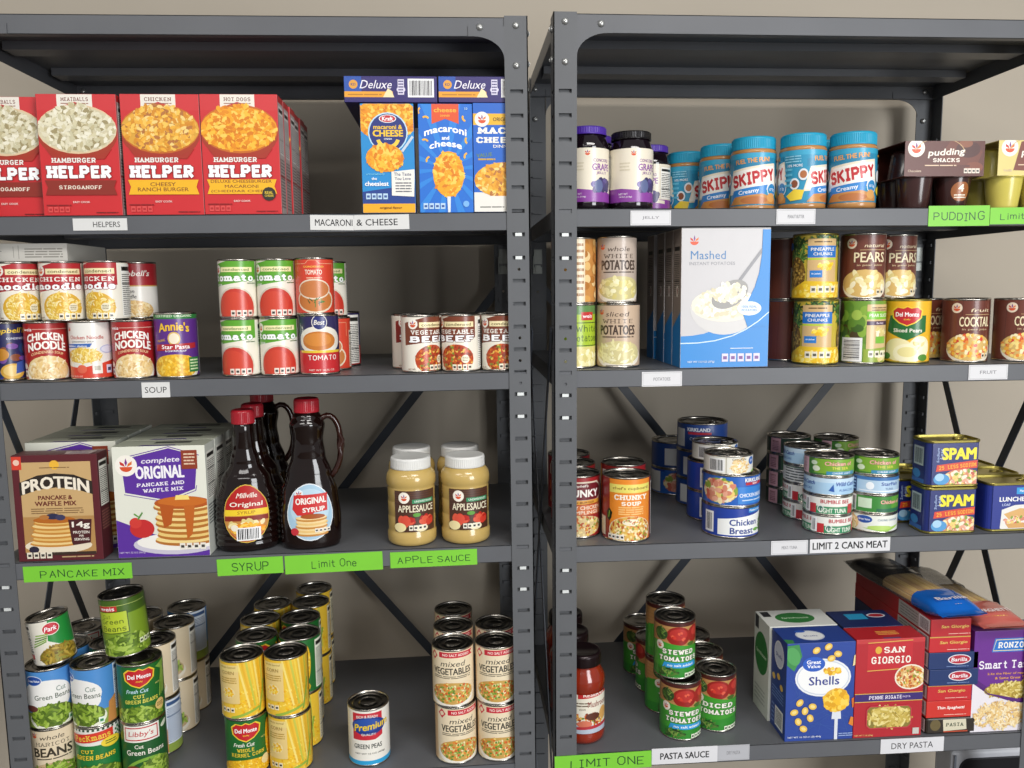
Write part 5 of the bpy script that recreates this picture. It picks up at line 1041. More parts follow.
for a in [
 # left unit, third shelf: condensed soup
 ('kids', 'L3', -869.6, 42, 0, 14, 'dark blue soup can with yellow script, cut by the left picture edge'),
 ('weisn', 'L3', -807, 44, 0, 2, 'dark red chicken noodle can directly right of the dark blue can'),
 ('whiten', 'L3', -735, 44, 0, -6, 'white chicken noodle can with a red-orange base, between two dark red cans'),
 ('weisn', 'L3', -666, 44, 0, -2, 'dark red chicken noodle can directly left of the purple star pasta can'),
 ('stars', 'L3', -596, 45, 0, -2, 'purple star pasta soup can with green top stripe'),
 ('weisn', 'L3', -676, 114, 0, -60, 'dark red soup can in the second row under the single script-lettered soup can'),
 ('agcn', 'L3', -846, 44, 97, 10, 'red and white chicken noodle can, leftmost of the upper row'),
 ('agcn', 'L3', -775, 44, 97, -4, 'red and white chicken noodle can, middle of the upper row of three'),
 ('agcn', 'L3', -703, 44, 97, -36, 'red and white chicken noodle can turned to its nutrition panel, upper row'),
 ('camp', 'L3', -680, 110, 97, -14, 'soup can with white script on its red upper half, set back on the upper row'),
 # tomato soup block
 ('agtom', 'L3', -489, 44, 0, -26, 'green and white tomato soup can at bottom left of the tomato stack, panel showing'),
 ('agtom', 'L3', -425, 44, 0, -8, 'green and white tomato soup can at bottom centre of the tomato stack'),
 ('purple', 'L3', -358, 44, 0, -3, 'navy and red tomato soup can at the bottom right of the tomato stack'),
 ('agtom', 'L3', -489, 44, 97, -14, 'green and white tomato soup can at top left of the tomato stack'),
 ('agtom', 'L3', -426, 44, 97, -8, 'green and white tomato soup can at top centre of the tomato stack'),
 ('bisque', 'L3', -362, 44, 101, -4, 'orange-red tomato soup can on top of the navy and red can'),
 ('bisque', 'L3', -346, 114, 0, -20, 'orange-red tomato can in the second row, behind the navy and red can'),
 ('agtom', 'L3', -350, 114, 94, -8, 'green-topped tomato can in the second row, behind the orange-red can on top'),
 ('purple', 'L3', -338, 184, 0, -80, 'navy soup can farthest back in the tomato stack'),
 # vegetable beef
 ('agbeef', 'L3', -186, 44, 0, 30, 'brown and white vegetable beef can, left end of the front three'),
 ('agbeef', 'L3', -117, 44, 0, -22, 'brown and white vegetable beef can, middle of the front three'),
 ('agbeef', 'L3', -48, 44, 0, -2, 'brown and white vegetable beef can half hidden by the shelf post'),
 ('agbeefx', 'L3', -207, 114, 0, 30, 'red and brown soup can peeping out behind the leftmost vegetable beef can'),
 ('agbeef', 'L3', -138, 114, 0, 10, 'vegetable beef can in the second row, between the left and middle front cans'),
 ('agbeef', 'L3', -69, 114, 0, 0, 'vegetable beef can in the second row, nearest the right post'),
 # left unit, bottom shelf: green beans
 ('agbeans', 'L5', -847, 46, 0, 0, 'beige whole beans can at the bottom left of the green bean stack'),
 ('peck', 'L5', -770, 43, 0, -4, 'checkered-rim green bean can with a red banner, bottom row'),
 ('libby', 'L5', -693, 46, 0, 0, 'dark green bean can with a white and red name panel, bottom row'),
 ('bluegb', 'L5', -847, 46, 107, 4, 'blue and white cut green beans can on the beige whole beans can'),
 ('bluegb', 'L5', -770, 43, 107, -34, 'blue and white cut green beans can turned to its side, on the checkered can'),
 ('dmbean', 'L5', -693, 46, 107, 2, 'green bean can with red shield emblem, second level'),
 ('weisgb', 'L5', -721, 74, 217, -2, 'yellow-green bean can leaning slightly on top of the whole stack', None, -4),
 ('agbeans', 'L5', -695, 124, 107, -40, 'beige beans can just behind the red shield green bean can, upper level'),
 ('bluegb', 'L5', -693, 124, 0, -70, 'blue and green can in the second row, under a beige beans can'),
 ('agbeans', 'L5', -685, 202, 107, -42, 'beige beans can in the third row, upper level'),
 ('agbeans', 'L5', -685, 202, 0, -38, 'beige beans can in the third row, lower level'),
 ('bluegb', 'L5', -685, 280, 107, -80, 'dark labelled can in the fourth row, upper level'),
 ('agbeans', 'L5', -685, 280, 0, -38, 'beige beans can in the fourth row, lower level'),
 ('agbeans', 'L5', -762, 250, 107, -20, 'beige can near the back, left of the fourth row can'),
 ('agbeans', 'L5', -762, 250, 0, -20, 'beige can at the back, underneath another beige can'),
 ('bluegb', 'L5', -848, 124, 107, 0, 'can behind the blue and white cans, only its dark lid showing, front of three'),
 ('bluegb', 'L5', -848, 124, 0, 0, 'bottom can behind the left beige whole beans can'),
 ('dmbean', 'L5', -771, 122, 107, 0, 'green can right behind the tall top can, lid showing'),
 ('dmbean', 'L5', -771, 122, 0, 0, 'bottom green can behind the checkered-rim can'),
 ('libby', 'L5', -852, 203, 107, 0, 'rearmost can at left whose grey lid shows above the others'),
 ('libby', 'L5', -852, 203, 0, 0, 'rearmost bottom can at the left end'),
 # corn
 ('dmcorn', 'L5', -512, 42, 0, 0, 'green whole kernel corn can with red shield, front bottom left of the corn stack'),
 ('corn', 'L5', -436, 42, 0, 0, 'yellow corn can at front bottom right of the corn stack'),
 ('corn', 'L5', -515, 42, 107, 0, 'yellow corn can on the green front corn can'),
 ('corn', 'L5', -438, 42, 107, 0, 'yellow corn can on the yellow front corn can'),
 ('corn', 'L5', -430, 119, 0, -30, 'yellow corn can in the second row, bottom right'),
 ('dmcorn', 'L5', -428, 119, 107, -50, 'green corn can in the second row, upper right'),
 ('dmcorn', 'L5', -507, 119, 107, 0, 'green corn can in the second row, upper left'),
 ('corn', 'L5', -507, 119, 0, 0, 'yellow corn can in the second row, bottom left'),
 ('corn', 'L5', -518, 196, 107, 0, 'yellow corn can in the third row, upper left'),
 ('corn', 'L5', -518, 196, 0, 0, 'yellow corn can in the third row, bottom left'),
 ('dmcorn', 'L5', -440, 196, 107, -30, 'green corn can in the third row, upper right'),
 ('corn', 'L5', -440, 196, 0, -30, 'yellow corn can in the third row, bottom right'),
 ('corn', 'L5', -510, 273, 107, 0, 'yellow corn can in the fourth row, upper left'),
 ('corn', 'L5', -510, 273, 0, 0, 'yellow corn can in the fourth row, bottom left'),
 ('corn', 'L5', -434, 273, 107, -30, 'yellow corn can in the fourth row, upper right'),
 ('corn', 'L5', -434, 273, 0, -30, 'yellow corn can in the fourth row, bottom right'),
 ('corn', 'L5', -440, 350, 107, -30, 'yellow corn can farthest back, upper level'),
 ('corn', 'L5', -440, 350, 0, -30, 'yellow corn can farthest back, lower level'),
 ('peas', 'L5', -297, 52, 0, 0, 'white green peas can with blue base, standing alone'),
 # mixed vegetables
 ('mixed', 'L5', -139, 42, 0, 12, 'beige mixed vegetables can at the front, bottom left of the group'),
 ('mixed', 'L5', -62, 42, 0, 0, 'beige mixed vegetables can at the front, bottom right of the group'),
 ('mixed', 'L5', -142, 42, 107, -6, 'beige mixed vegetables can at the front, upper left'),
 ('mixed', 'L5', -64, 42, 107, 0, 'beige mixed vegetables can at the front, upper right by the post'),
 ('mixed', 'L5', -141, 119, 0, 0, 'mixed vegetables can in the second row, bottom left'),
 ('mixed', 'L5', -141, 119, 107, 0, 'mixed vegetables can in the second row, upper left'),
 ('mixed', 'L5', -141, 198, 0, 0, 'mixed vegetables can in the third row, bottom'),
 ('mixed', 'L5', -141, 198, 107, 0, 'mixed vegetables can in the third row, topmost and farthest back'),
 ('mixed', 'L5', -62, 119, 0, 0, 'mixed vegetables can in the second row, bottom right'),
 ('mixed', 'L5', -62, 119, 107, 0, 'mixed vegetables can in the second row, upper right'),
 # right unit, third shelf
 ('potpic', 'R3', 80, 48, 110, 10, 'can printed with orange-brown potatoes, upper, beside the left post'),
 ('limepot', 'R3', 80, 48, 0, 0, 'lime green white potatoes can, lower, beside the left post'),
 ('wholepot', 'R3', 155, 44, 110, 4, 'greige whole white potatoes can on the sliced potatoes can'),
 ('slicedpot', 'R3', 158, 46, 0, -4, 'tan sliced white potatoes can beneath the whole potatoes can'),
 ('pine', 'R3', 509, 46, 113.5, 16, 'pineapple chunks can in the upper row of fruit'),
 ('pine', 'R3', 514, 46, 0, 0, 'pineapple chunks can in the front lower row of fruit'),
 ('cock', 'R3', 490, 126, 112, 110, 'shaded can behind the upper pineapple can, beside the mashed potato box'),  # maroon label puts the shade of the deeper row into the colour
 ('cock', 'R3', 490, 126, 0, 130, 'shaded can behind the lower pineapple can, beside the mashed potato box'),  # same dark maroon in place of shade on the lower can
 ('pears', 'R3', 597, 48, 113.5, -8, 'maroon pears can in the upper row, next to the pineapple can'),
 ('pears', 'R3', 676, 88, 113.5, 2, 'maroon pears can at the right end of the upper row'),
 ('pears', 'R3', 676, 122, 0, 14, 'maroon can in the second row under the right upper pears can'),
 ('limepear', 'R3', 600, 46, 0, 4, 'green pear slices can with barcode, lower row'),
 ('dmpear', 'R3', 682, 44, 0, -8, 'yellow sliced pears can with red shield, lower row'),
 ('cock', 'R3', 790, 44, 0, -2, 'maroon fruit cocktail can, full label showing, right of the yellow pears can'),
 ('cock', 'R3', 889, 46, 0, 6, 'maroon fruit cocktail can cut by the right picture edge'),
 ('cock', 'R3', 754, 118, 0, 20, 'shaded fruit cocktail can behind, between the yellow pears can and the front cocktail can'),
 ('cock', 'R3', 842, 118, 0, 10, 'shaded fruit cocktail can behind, between the two front cocktail cans'),
 # right unit, fourth shelf
 ('chefs', 'R4', 172, 36, 0, -10, 'dark red chunky soup can with orange panel at the shelf front'),
 ('chefs', 'R4', 187, 136, 0, -150, 'red soup can right behind the orange-panelled chunky soup can'),
 ('chunky', 'R4', 88, 68, 0, 4, 'red and orange chunky soup can beside the left post, frontmost'),
 ('chunky', 'R4', 94, 155, 0, 4, 'red chunky soup can beside the left post, second from the front'),
 ('chunky', 'R4', 98, 243, 0, 4, 'red chunky soup can beside the left post, third from the front'),
 ('breast', 'R4', 366, 47, 0, 0, 'blue and white chicken breast can at the bottom of the front stack'),
 ('kirk', 'R4', 366, 46, 57, 0, 'blue chicken can with salad picture, middle of the front stack'),
 ('tuna_white', 'R4', 358, 40, 114, 6, 'small white chicken can with barcode, on top of the front stack'),
 ('breast', 'R4', 367, 149, 0, 28, 'blue chicken can at the bottom of the second stack'),
 ('breast', 'R4', 367, 149, 57, 28, 'blue chicken can in the middle of the second stack'),
 ('tuna_white', 'R4', 368, 148, 114, 10, 'small white chicken can on top of the second stack'),
 ('kirkdark', 'R4', 374, 252, 0, 10, 'dark blue chicken can at the bottom of the tall back stack'),
 ('kirkdark', 'R4', 374, 252, 57, 20, 'dark blue chicken can in the middle of the tall back stack'),
 ('kirkdark', 'R4', 375, 252, 114, -8, 'dark blue chicken can on top of the tall back stack'),
 ('kirk', 'R4', 346, 352, 0, 40, 'chicken can at the bottom of the rearmost stack'),
 ('kirkdark', 'R4', 346, 352, 57, 40, 'dark blue chicken can topping the rearmost stack'),
 ('tuna_bumble', 'R4', 546, 44, 0, 20, 'white and green light tuna can at the bottom of the front left tuna stack'),
 ('tuna_bumble', 'R4', 546, 44, 35, 0, 'white and green light tuna can second from the bottom of the front left tuna stack'),
 ('tuna_blue', 'R4', 547, 45, 70, 0, 'light blue tuna can, third in the front left tuna stack'),
 ('tuna_green', 'R4', 546, 44, 105, 0, 'green tuna can topping the front left tuna stack'),
 ('tuna_gv', 'R4', 632, 46, 0, 0, 'white chunk chicken can at the bottom of the front right tuna stack'),
 ('tuna_greenbar', 'R4', 632, 46, 35, 0, 'green tuna can with barcode, second in the front right tuna stack'),
 ('tuna_blueqr', 'R4', 632, 46, 70, 0, 'pale blue tuna can, third in the front right tuna stack'),
 ('tuna_green', 'R4', 631, 46, 105, 0, 'green tuna can topping the front right tuna stack'),
 ('tuna_bumble', 'R4', 544, 132, 0, 20, 'green and white tuna can, lowest of the second row left stack'),
 ('tuna_bumble', 'R4', 544, 132, 35, 8, 'green and white tuna can, second of the second row left stack'),
 ('tuna_facts', 'R4', 544, 132, 70, 0, 'pale tuna can showing small print, third of the second row left stack'),
 ('tuna_blue', 'R4', 544, 132, 105, 0, 'light blue tuna can topping the second row left stack'),
 ('tuna_pinkbar', 'R4', 552, 238, 0, 0, 'dark tuna can with pink barcode, lowest of the third row stack'),
 ('tuna_pinkbar', 'R4', 552, 238, 35, 0, 'dark tuna can with pink barcode, second of the third row stack'),
 ('tuna_pinkbar', 'R4', 552, 238, 70, 0, 'dark tuna can with pink barcode, third of the third row stack'),
 ('tuna_pinkbar', 'R4', 552, 238, 105, 6, 'dark tuna can with pink barcode topping the third row stack'),
 ('tuna_greenbar', 'R4', 636, 205, 0, 50, 'green tuna can, lowest of the stack behind and between the front tuna stacks'),
 ('tuna_greenbar', 'R4', 636, 205, 35, 50, 'green tuna can, second of the stack behind and between the front tuna stacks'),
 ('tuna_greenbar', 'R4', 636, 205, 70, 50, 'green tuna can, third of the stack behind and between the front tuna stacks'),
 ('tuna_green', 'R4', 636, 205, 105, 40, 'green-rimmed tuna can topping the stack behind and between the front tuna stacks'),
 # right unit, bottom shelf
 ('stew', 'R5', 278, 46, 0, 4, 'stewed tomatoes can at the bottom of the front pair'),
 ('stew', 'R5', 270, 62, 110, 2, 'stewed tomatoes can on top of the front pair'),
 ('dice', 'R5', 352, 69, 0, -2, 'diced tomatoes can at the front right of the tomato cans'),
 ('dice', 'R5', 352, 147, 0, 0, 'tomato can directly behind the front diced tomatoes can'),
 ('dice', 'R5', 350, 225, 0, 0, 'tomato can third in line behind the diced tomatoes can'),
 ('stew', 'R5', 272, 140, 0, 30, 'tomato can at the bottom of the second pair'),
 ('stew', 'R5', 273, 142, 110, 30, 'tomato can on top of the second pair'),
 ('dice', 'R5', 271, 219, 0, -115, 'tomato can turned to its pale side panel'),
 ('stew', 'R5', 262, 300, 0, 10, 'stewed tomatoes can farthest back at left'),
]: can(*a)
can('park', 'L5', -833, 46, 218.8, 8, 'small white and green bean can tilted on top at left', tilt=-8)

# ------------------------------------------------------------------ cartons
def carton(name, cat, label, group, x0, x1, y, d, z, h, cols, front=None, left=None, right=None, top=None, back=None, rot=0, soft=.8):
    w = x1-x0; cf, cs, ct = cols
    b = MB()
    v = lambda X, Y, Zz: (X, Y, Zz)
    e = soft; X = [-w/2, w/2]; Y = [0, d]; Zz = [0, h]
    bx = MB(); bx.box(-w/2, w/2, 0, d, 0, h)
    me0 = bpy.data.meshes.new('tmp'); me0.from_pydata(bx.v, [], bx.f)
    bm = bmesh.new(); bm.from_mesh(me0); bmesh.ops.recalc_face_normals(bm, faces=bm.faces)
    bmesh.ops.bevel(bm, geom=list(bm.edges), offset=e, segments=2, affect='EDGES', profile=.5)
    for f in bm.faces:
        n = f.normal; c = ct if n.z > .7 else cs if abs(n.x) > .7 or n.z < -.7 or n.y > .7 else cf
        b.add([tuple(q.co) for q in f.verts], [list(range(len(f.verts)))], col=c)
    bm.free(); bpy.data.meshes.remove(me0)
    i = e*.7
    if front: lay_flat(b, front, (-w/2+i, 0, i), (1, 0, 0), (0, 0, 1), (0, -1, 0), i, i, w-i, h-i)
    if left: lay_flat(b, left, (-w/2, d-i, i), (0, -1, 0), (0, 0, 1), (-1, 0, 0), i, i, d-i, h-i)
    if right: lay_flat(b, right, (w/2, i, i), (0, 1, 0), (0, 0, 1), (1, 0, 0), i, i, d-i, h-i)
    if top: lay_flat(b, top, (-w/2+i, i, h), (1, 0, 0), (0, 1, 0), (0, 0, 1), i, i, w-i, d-i)
    o = b.obj(name, M['carton']); o.location = W((x0+x1)/2, y, z); o.rotation_euler = (0, 0, math.radians(rot))
    tag(o, label, cat, group); return o
def again(o, x0, x1, y, z, label, rot=0):
    c = o.copy(); COL.objects.link(c); c.location = W((x0+x1)/2, y, z); c.rotation_euler = (0, 0, math.radians(rot)); c['label'] = label; return c

H1 = ('#cf2b30', '#a8898a', '#c22c32')
GH = 'boxed pasta dinners on the left unit'
sideart = a_helper_side()
zt = zl(1, -700)
strog = carton('dinner_box', 'food box', 'red stroganoff dinner box with creamy noodle picture, second from the left', GH, -776, -654, 3, 41, zl(1, -715), 188, H1, a_helper('MEATBALLS', 'brown', ['STROGANOFF'], 'strog', '#d9cfae'), sideart, sideart)
again(strog, -906+10, -784+10, 22, zl(1, -840), 'red stroganoff dinner box cut by the left picture edge')
again(strog, -776, -654, 46, zl(1, -715), 'red stroganoff dinner box directly behind the second box from the left')
ranch = carton('dinner_box', 'food box', 'red dinner box with yellow ribbon and spiral pasta, third from the left', GH, -648, -526, 3, 41, zl(1, -587), 188, H1, a_helper('CHICKEN', 'yellow', ['CHEESY', 'RANCH BURGER'], 'maccheese', '#e0a83c'), sideart, sideart)
again(ranch, -648, -526, 45, zl(1, -587), 'red dinner box with spiral pasta, directly behind the third front box')
delx = carton('dinner_box', 'food box', 'red cheeseburger macaroni box at the right front of the red dinner boxes', GH, -525, -403, 3, 41, zl(1, -464), 188, H1, a_helper('HOT DOGS', 'yellow', ['DELUXE CHEESEBURGER', 'MACARONI', '(CHEDDAR CHEESE)'], 'mac', '#f0a01e'), sideart, sideart)
for k, wd_ in enumerate(['second', 'third', 'fourth', 'fifth', 'last']):
    again(delx, -525+(k % 2)*2, -403+(k % 2)*2, 48+k*46, zl(1, -464), f'red cheeseburger macaroni box, {wd_} in the file running back')
GK = 'macaroni and cheese boxes'
zk = zl(1, -180); kd = 36
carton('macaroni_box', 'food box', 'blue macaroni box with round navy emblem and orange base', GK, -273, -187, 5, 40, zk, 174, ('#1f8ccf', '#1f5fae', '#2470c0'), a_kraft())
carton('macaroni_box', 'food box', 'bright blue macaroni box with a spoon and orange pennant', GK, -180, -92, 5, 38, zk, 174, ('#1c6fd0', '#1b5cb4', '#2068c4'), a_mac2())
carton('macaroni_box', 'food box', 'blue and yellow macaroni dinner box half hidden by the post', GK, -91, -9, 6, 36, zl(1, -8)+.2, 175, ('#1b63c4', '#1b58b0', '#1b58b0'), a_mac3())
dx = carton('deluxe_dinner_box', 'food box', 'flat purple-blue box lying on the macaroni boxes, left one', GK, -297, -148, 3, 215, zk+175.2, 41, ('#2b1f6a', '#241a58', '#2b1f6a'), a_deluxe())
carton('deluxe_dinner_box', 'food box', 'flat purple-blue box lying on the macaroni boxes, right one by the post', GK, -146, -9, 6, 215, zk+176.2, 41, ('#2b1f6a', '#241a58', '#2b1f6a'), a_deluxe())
# flat white carton on the soup cans
carton('flat_carton', 'box', 'flat white carton lying on the upper soup cans at left', 'flat cartons', -930+40, -757, 30, 150, shelf_z('L3', -800)+194.6, 29, ('#c9c6be', '#c2bfb6', '#cac7bf'), (lambda A: (A.r(0, 0, 140, 29, '#cac7bf'), A.micro(66, 126, 5, 22, 4, '#8a877f'), A.r(48, 6, 49, 24, '#9a978f'), A.r(56, 4, 57, 26, '#9a978f'), A.micro(2, 30, 15, 18, 1, '#8a877f'), A)[-1])(Art()))
# pancake mixes
GP = 'pancake mix boxes'
carton('pancake_mix_box', 'food box', 'maroon and tan protein pancake mix box at the far left', GP, -859, -722, 3, 40, zl(3, -790), 180, ('#5c1f27', '#4f1a22', '#5a2028'), a_protein(), None, a_side_text(40, 180, '#4f1a22', '#8a5a50'), (lambda A: (A.q([(84, 4), (124, 4), (126, 30), (78, 26)], '#c9b4ae'), A.micro(88, 120, 8, 24, 3, '#6a4a68'), A)[-1])(Art()))
ot = Art(); ot.r(0, 0, 151, 56, '#b9bdaa'); ot.q([(40, 0), (104, 0), (100, 10), (46, 10)], '#5a4a86'); ot.r(60, 24, 120, 40, '#4a4c48'); ot.r(20, 44, 130, 46, '#8a8e80')
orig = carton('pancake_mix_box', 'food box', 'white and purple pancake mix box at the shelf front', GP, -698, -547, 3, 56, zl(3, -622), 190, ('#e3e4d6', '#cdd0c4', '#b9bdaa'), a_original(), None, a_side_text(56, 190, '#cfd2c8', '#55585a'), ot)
for k, wd_ in enumerate(['second', 'third', 'fourth']): again(orig, -698, -547, 61+58*k, zl(3, -622), f'white and purple pancake mix box, {wd_} in the file behind the front one')
for k, wd_ in enumerate(['first', 'second', 'third']): again(orig, -866, -715, 63+58*k, zl(3, -800), f'white and purple pancake mix box, {wd_} behind the maroon box')
# mashed potatoes
GM = 'mashed potato boxes'
ms = Art(); ms.r(0, 0, 52, 233, '#8e8078'); ms.q([(0, 0), (52, 0), (52, 96), (0, 66)], '#1e78bc'); ms.facts(8, 120, 44, 210, '#9c8e84'); ms.e(30, 130, 7, 10, '#d9d2ca'); ms.e(30, 130, 3, 6, '#8a3a2a')
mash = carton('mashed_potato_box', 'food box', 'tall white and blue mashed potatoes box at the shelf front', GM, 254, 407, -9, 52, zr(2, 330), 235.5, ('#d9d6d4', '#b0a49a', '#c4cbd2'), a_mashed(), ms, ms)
for k, wd_ in enumerate(['second', 'third', 'fourth']): again(mash, 254-k, 407-k, 45+54*k+(20 if k == 2 else 0), zr(2, 330), f'tall mashed potatoes box, {wd_} in the file running back')
# dry pasta
GD = 'dry pasta boxes'; zp = zr(4, 600)
sl = Art(); sl.r(0, 0, 72, 186, '#213e8a'); sl.e(36, 150, 22, 26, '#e6eaf0'); sl.e(36, 150, 19, 23, '#d2d9e6'); sl.t('Shells', 36, 148, 7, '#2c3a8c', w=28); sl.e(14, 100, 7, 6, '#e9bf4e'); sl.e(36, 108, 7, 6, '#e9bf4e'); sl.e(50, 92, 7, 6, '#e9bf4e'); sl.micro(8, 60, 60, 84, 4, '#6a86c4'); sl.bars(24, 10, 60, 48); sl.micro(8, 20, 8, 50, 5, '#6a86c4')
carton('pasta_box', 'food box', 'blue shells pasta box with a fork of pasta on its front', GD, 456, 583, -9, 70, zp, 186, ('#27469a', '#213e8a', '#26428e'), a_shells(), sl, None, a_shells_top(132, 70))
wl = Art(); wl.r(0, 0, 76, 190, '#d9dcd2'); wl.e(38, 118, 33, 42, '#2f7a3a'); wl.t('farmhouse', 38, 118, 8, '#cfe4c4', w=50); wl.r(4, 160, 22, 186, '#2a3036'); wl.micro(8, 60, 16, 50, 4, '#b4b8b0')
wt_ = Art(); wt_.r(0, 0, 131, 76, '#dfe1da'); wt_.e(64, 38, 38, 24, '#2f7a3a'); wt_.t('farmhouse', 64, 38, 7, '#cfe4c4', w=52); wt_.r(6, 46, 22, 70, '#23282e')
carton('pasta_box', 'food box', 'white pasta box with green circles, behind the shells box', GD, 452, 583, 63, 76, zp, 187, ('#d9dcd2', '#d2d5cb', '#dfe1da'), None, wl, None, wt_)
pt = Art(); pt.r(0, 0, 129, 52, '#b8242c'); pt.e(70, 24, 22, 10, '#d8483e'); pt.micro(50, 90, 16, 34, 3, '#e8b04a'); pt.r(52, 0, 84, 6, '#6a4a70')
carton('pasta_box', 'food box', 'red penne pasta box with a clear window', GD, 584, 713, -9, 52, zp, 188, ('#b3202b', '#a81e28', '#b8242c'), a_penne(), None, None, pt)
bt = Art(); bt.r(0, 0, 116, 76, '#1c2c5c'); bt.r(28, 34, 66, 60, '#2a9ac8'); bt.e(98-10, 50, 18, 10, '#d8dce6'); bt.e(88, 50, 15, 7, '#b02c36')
carton('pasta_box', 'food box', 'dark blue pasta box behind the red penne box', GD, 586, 702, 45, 76, zp, 188, ('#1c2c5c', '#1a2850', '#1c2c5c'), None, None, None, bt)
carton('pasta_box', 'food box', 'purple and white pasta box at the right picture edge', GD, 807, 932, -8, 44, zr(4, 870), 195, ('#6a2c8e', '#5a2478', '#6a3a80'), a_ronz())
def endart(bg, word, wc, oval=None, sub='#f0d8c8', line=None):
    A = Art(); A.r(0, 0, 98, 34, bg)
    if line: A.r(0, 28, 98, 30, line)
    if oval: A.e(58, 18, 22, 9.5, '#e8e8ee'); A.e(58, 18, 20, 8, oval)
    A.t(word, 58 if oval else 46, 18, 7, wc, w=30 if oval else 52, b=.03, sh=.15); A.micro(34, 76, 4, 6, 1, sub); return A
def sideart2(bg, pan='#d0ccc4'):
    A = Art(); A.r(0, 0, 280, 34, bg); A.r(170, 3, 276, 31, pan); A.micro(176, 236, 6, 28, 4, '#8a8680'); A.bars(240, 4, 274, 30); return A
GS = 'spaghetti boxes stacked flat'; zz_ = zr(4, 770)
specs = [
 ('black and brown pasta bag end at the bottom of the flat stack', 722, 818, 32, '#2c241c', (lambda A: (A.r(0, 0, 98, 34, '#2c241c'), A.e(18, 18, 10, 11, '#6a5c38'), A.q([(34, 6), (78, 8), (76, 30), (32, 28)], '#d9d2b8'), A.t('PASTA', 55, 18, 7, '#3c4a34', w=34, f='slab', wt=1.3), A.r(34, 3, 80, 6, '#b8482c'), A)[-1])(Art())),
 ('red thin spaghetti box, second from the bottom of the flat stack', 722, 819, 32, '#cf3228', endart('#cf3228', 'Thin Spaghetti', '#fbf6ee')),
 ('red spaghetti box, third from the bottom of the flat stack', 723, 818, 30, '#c4252c', endart('#c4252c', 'San Giorgio', '#e0c060', line='#d8b050')),
 ('dark blue spaghetti box, lower of the two blue ones', 724, 817, 31, '#1c3468', endart('#1c3468', 'Barilla', '#f4f0f2', '#b8283a', '#8aa4d4')),
 ('dark blue spaghetti box, upper of the two blue ones', 722, 816, 32, '#1c3468', endart('#1c3468', 'Barilla', '#f4f0f2', '#b8283a', '#8aa4d4')),
 ('narrow red spaghetti box resting on the upper blue box', 722, 800, 31, '#c4252c', endart('#c4252c', 'San Giorgio', '#e0c060', line='#d8b050')),
 ('narrow red spaghetti box topping the flat stack', 722, 798, 33, '#b8222a', endart('#b8222a', 'San Giorgio', '#e0c060'))]
cum = 0
for i, (lb, xa, xb, hh, c, art) in enumerate(specs):
    nm = 'spaghetti_box' if i else 'pasta_bag'
    carton(nm, 'food box' if i else 'pasta bag', lb, GS, xa, xb, -9+(i % 3), 278, zz_+cum, hh-.4, (c, c, c), art, sideart2(c, '#b8b4ac' if i == 6 else '#c4beb6'), None, None, soft=.8 if i else 5)
    cum += hh
TOPZ = zz_+cum

def film_mat(name, col, alpha, rough=.12):
    m = mat(name, col, rough, 0, coat=.6, alpha=alpha, noise=.1, scale=30); return m
def pasta_bag(x, y, z, L, Wd, Hh, rot, endc, bodyc, label, word, pitch=0):
    root = empty('spaghetti_bag', W(x, y, z)); root.rotation_euler = (math.radians(pitch), 0, math.radians(rot))
    tag(root, label, 'pasta bag', 'spaghetti bags')
    b = MB(); r = random.Random(int(x))
    for j in range(4):
        n = 15-(j % 2)
        for i in range(n):
            X = -Wd*.42+Wd*.84*i/(n-1); Zq = 5+j*(Hh*.66-5)/3+5
            s = 1-abs(2*i/(n-1)-1)**3*.35
            b.tube([(X, 12, Hh/2+(Zq-Hh/2)*s), (X+r.uniform(-1, 1), L*.5, Hh/2+(Zq-Hh/2)*s), (X, L-14, Hh/2+(Zq-Hh/2)*s)], 3.0, 6, col=r.choice(['#d9b04a', '#c99c38', '#e2bd5e', '#b98a2c']))
    b.obj('spaghetti', M['carton'], root)
    def pillow(y0, y1, grow, name, m, col=None, seed=1, n=16):
        q = MB(); rr = random.Random(seed); vs = []; fs = []; seg = 26
        for a in range(n+1):
            t = a/n; Y = y0+(y1-y0)*t
            yy = (Y/L); e = max(.02, min(1, min(yy, 1-yy)*9+.08)); 
            for k in range(seg):
                th = 2*PI*k/seg; cx, sz = math.cos(th), math.sin(th)
                px = (abs(cx)**.55)*(1 if cx > 0 else -1)*(Wd/2+grow); pz = (abs(sz)**.7)*(1 if sz > 0 else -1)*((Hh/2+grow)*max(.1, e**.6))
                vs.append((px+rr.uniform(-.9, .9)*(1.6-e), Y, Hh/2+grow+pz+rr.uniform(-.8, .8)))
        for a in range(n):
            for k in range(seg): fs.append((a*seg+k, a*seg+(k+1) % seg, (a+1)*seg+(k+1) % seg, (a+1)*seg+k))
        q.add(vs, fs, col=col, smooth=True); return q.obj(name, m, root)
    pillow(-14, L+10, .8, 'film', film_mat('clear_film', '#e8e6dc', .22), seed=3, n=30)
    pillow(-16, 70, 1.8, 'printed_end', film_mat('printed_film', endc, .96, .2), seed=5)
    if bodyc: pillow(L*.55, L, 1.6, 'printed_band', film_mat('dark_band', bodyc, .8, .2), seed=6)
    A = Art(); A.t(word, 0, 0, 12, '#f2e8e6', w=Wd*.7, b=.04)
    wb = MB(); lay_flat(wb, A, (-Wd*.4, 12, Hh+5.2), (1, 0, 0), (0, 1, 0), (0, 0, 1), -Wd*.4, -10, Wd*.4, 10); wb.obj('lettering', M['paper'], root)
    return root
pasta_bag(766, -20, TOPZ+.5, 285, 86, 30, 6, '#1566c4', '#2a2c30', 'clear spaghetti bag with a bright blue end on top of the flat stack', 'Barilla')
pasta_bag(850, -16, zr(4, 870)+196.5, 290, 88, 27, 3, '#c9665c', '#8a8478', 'clear spaghetti bag with a pinkish red end on the purple box', 'SPAGHETTI')

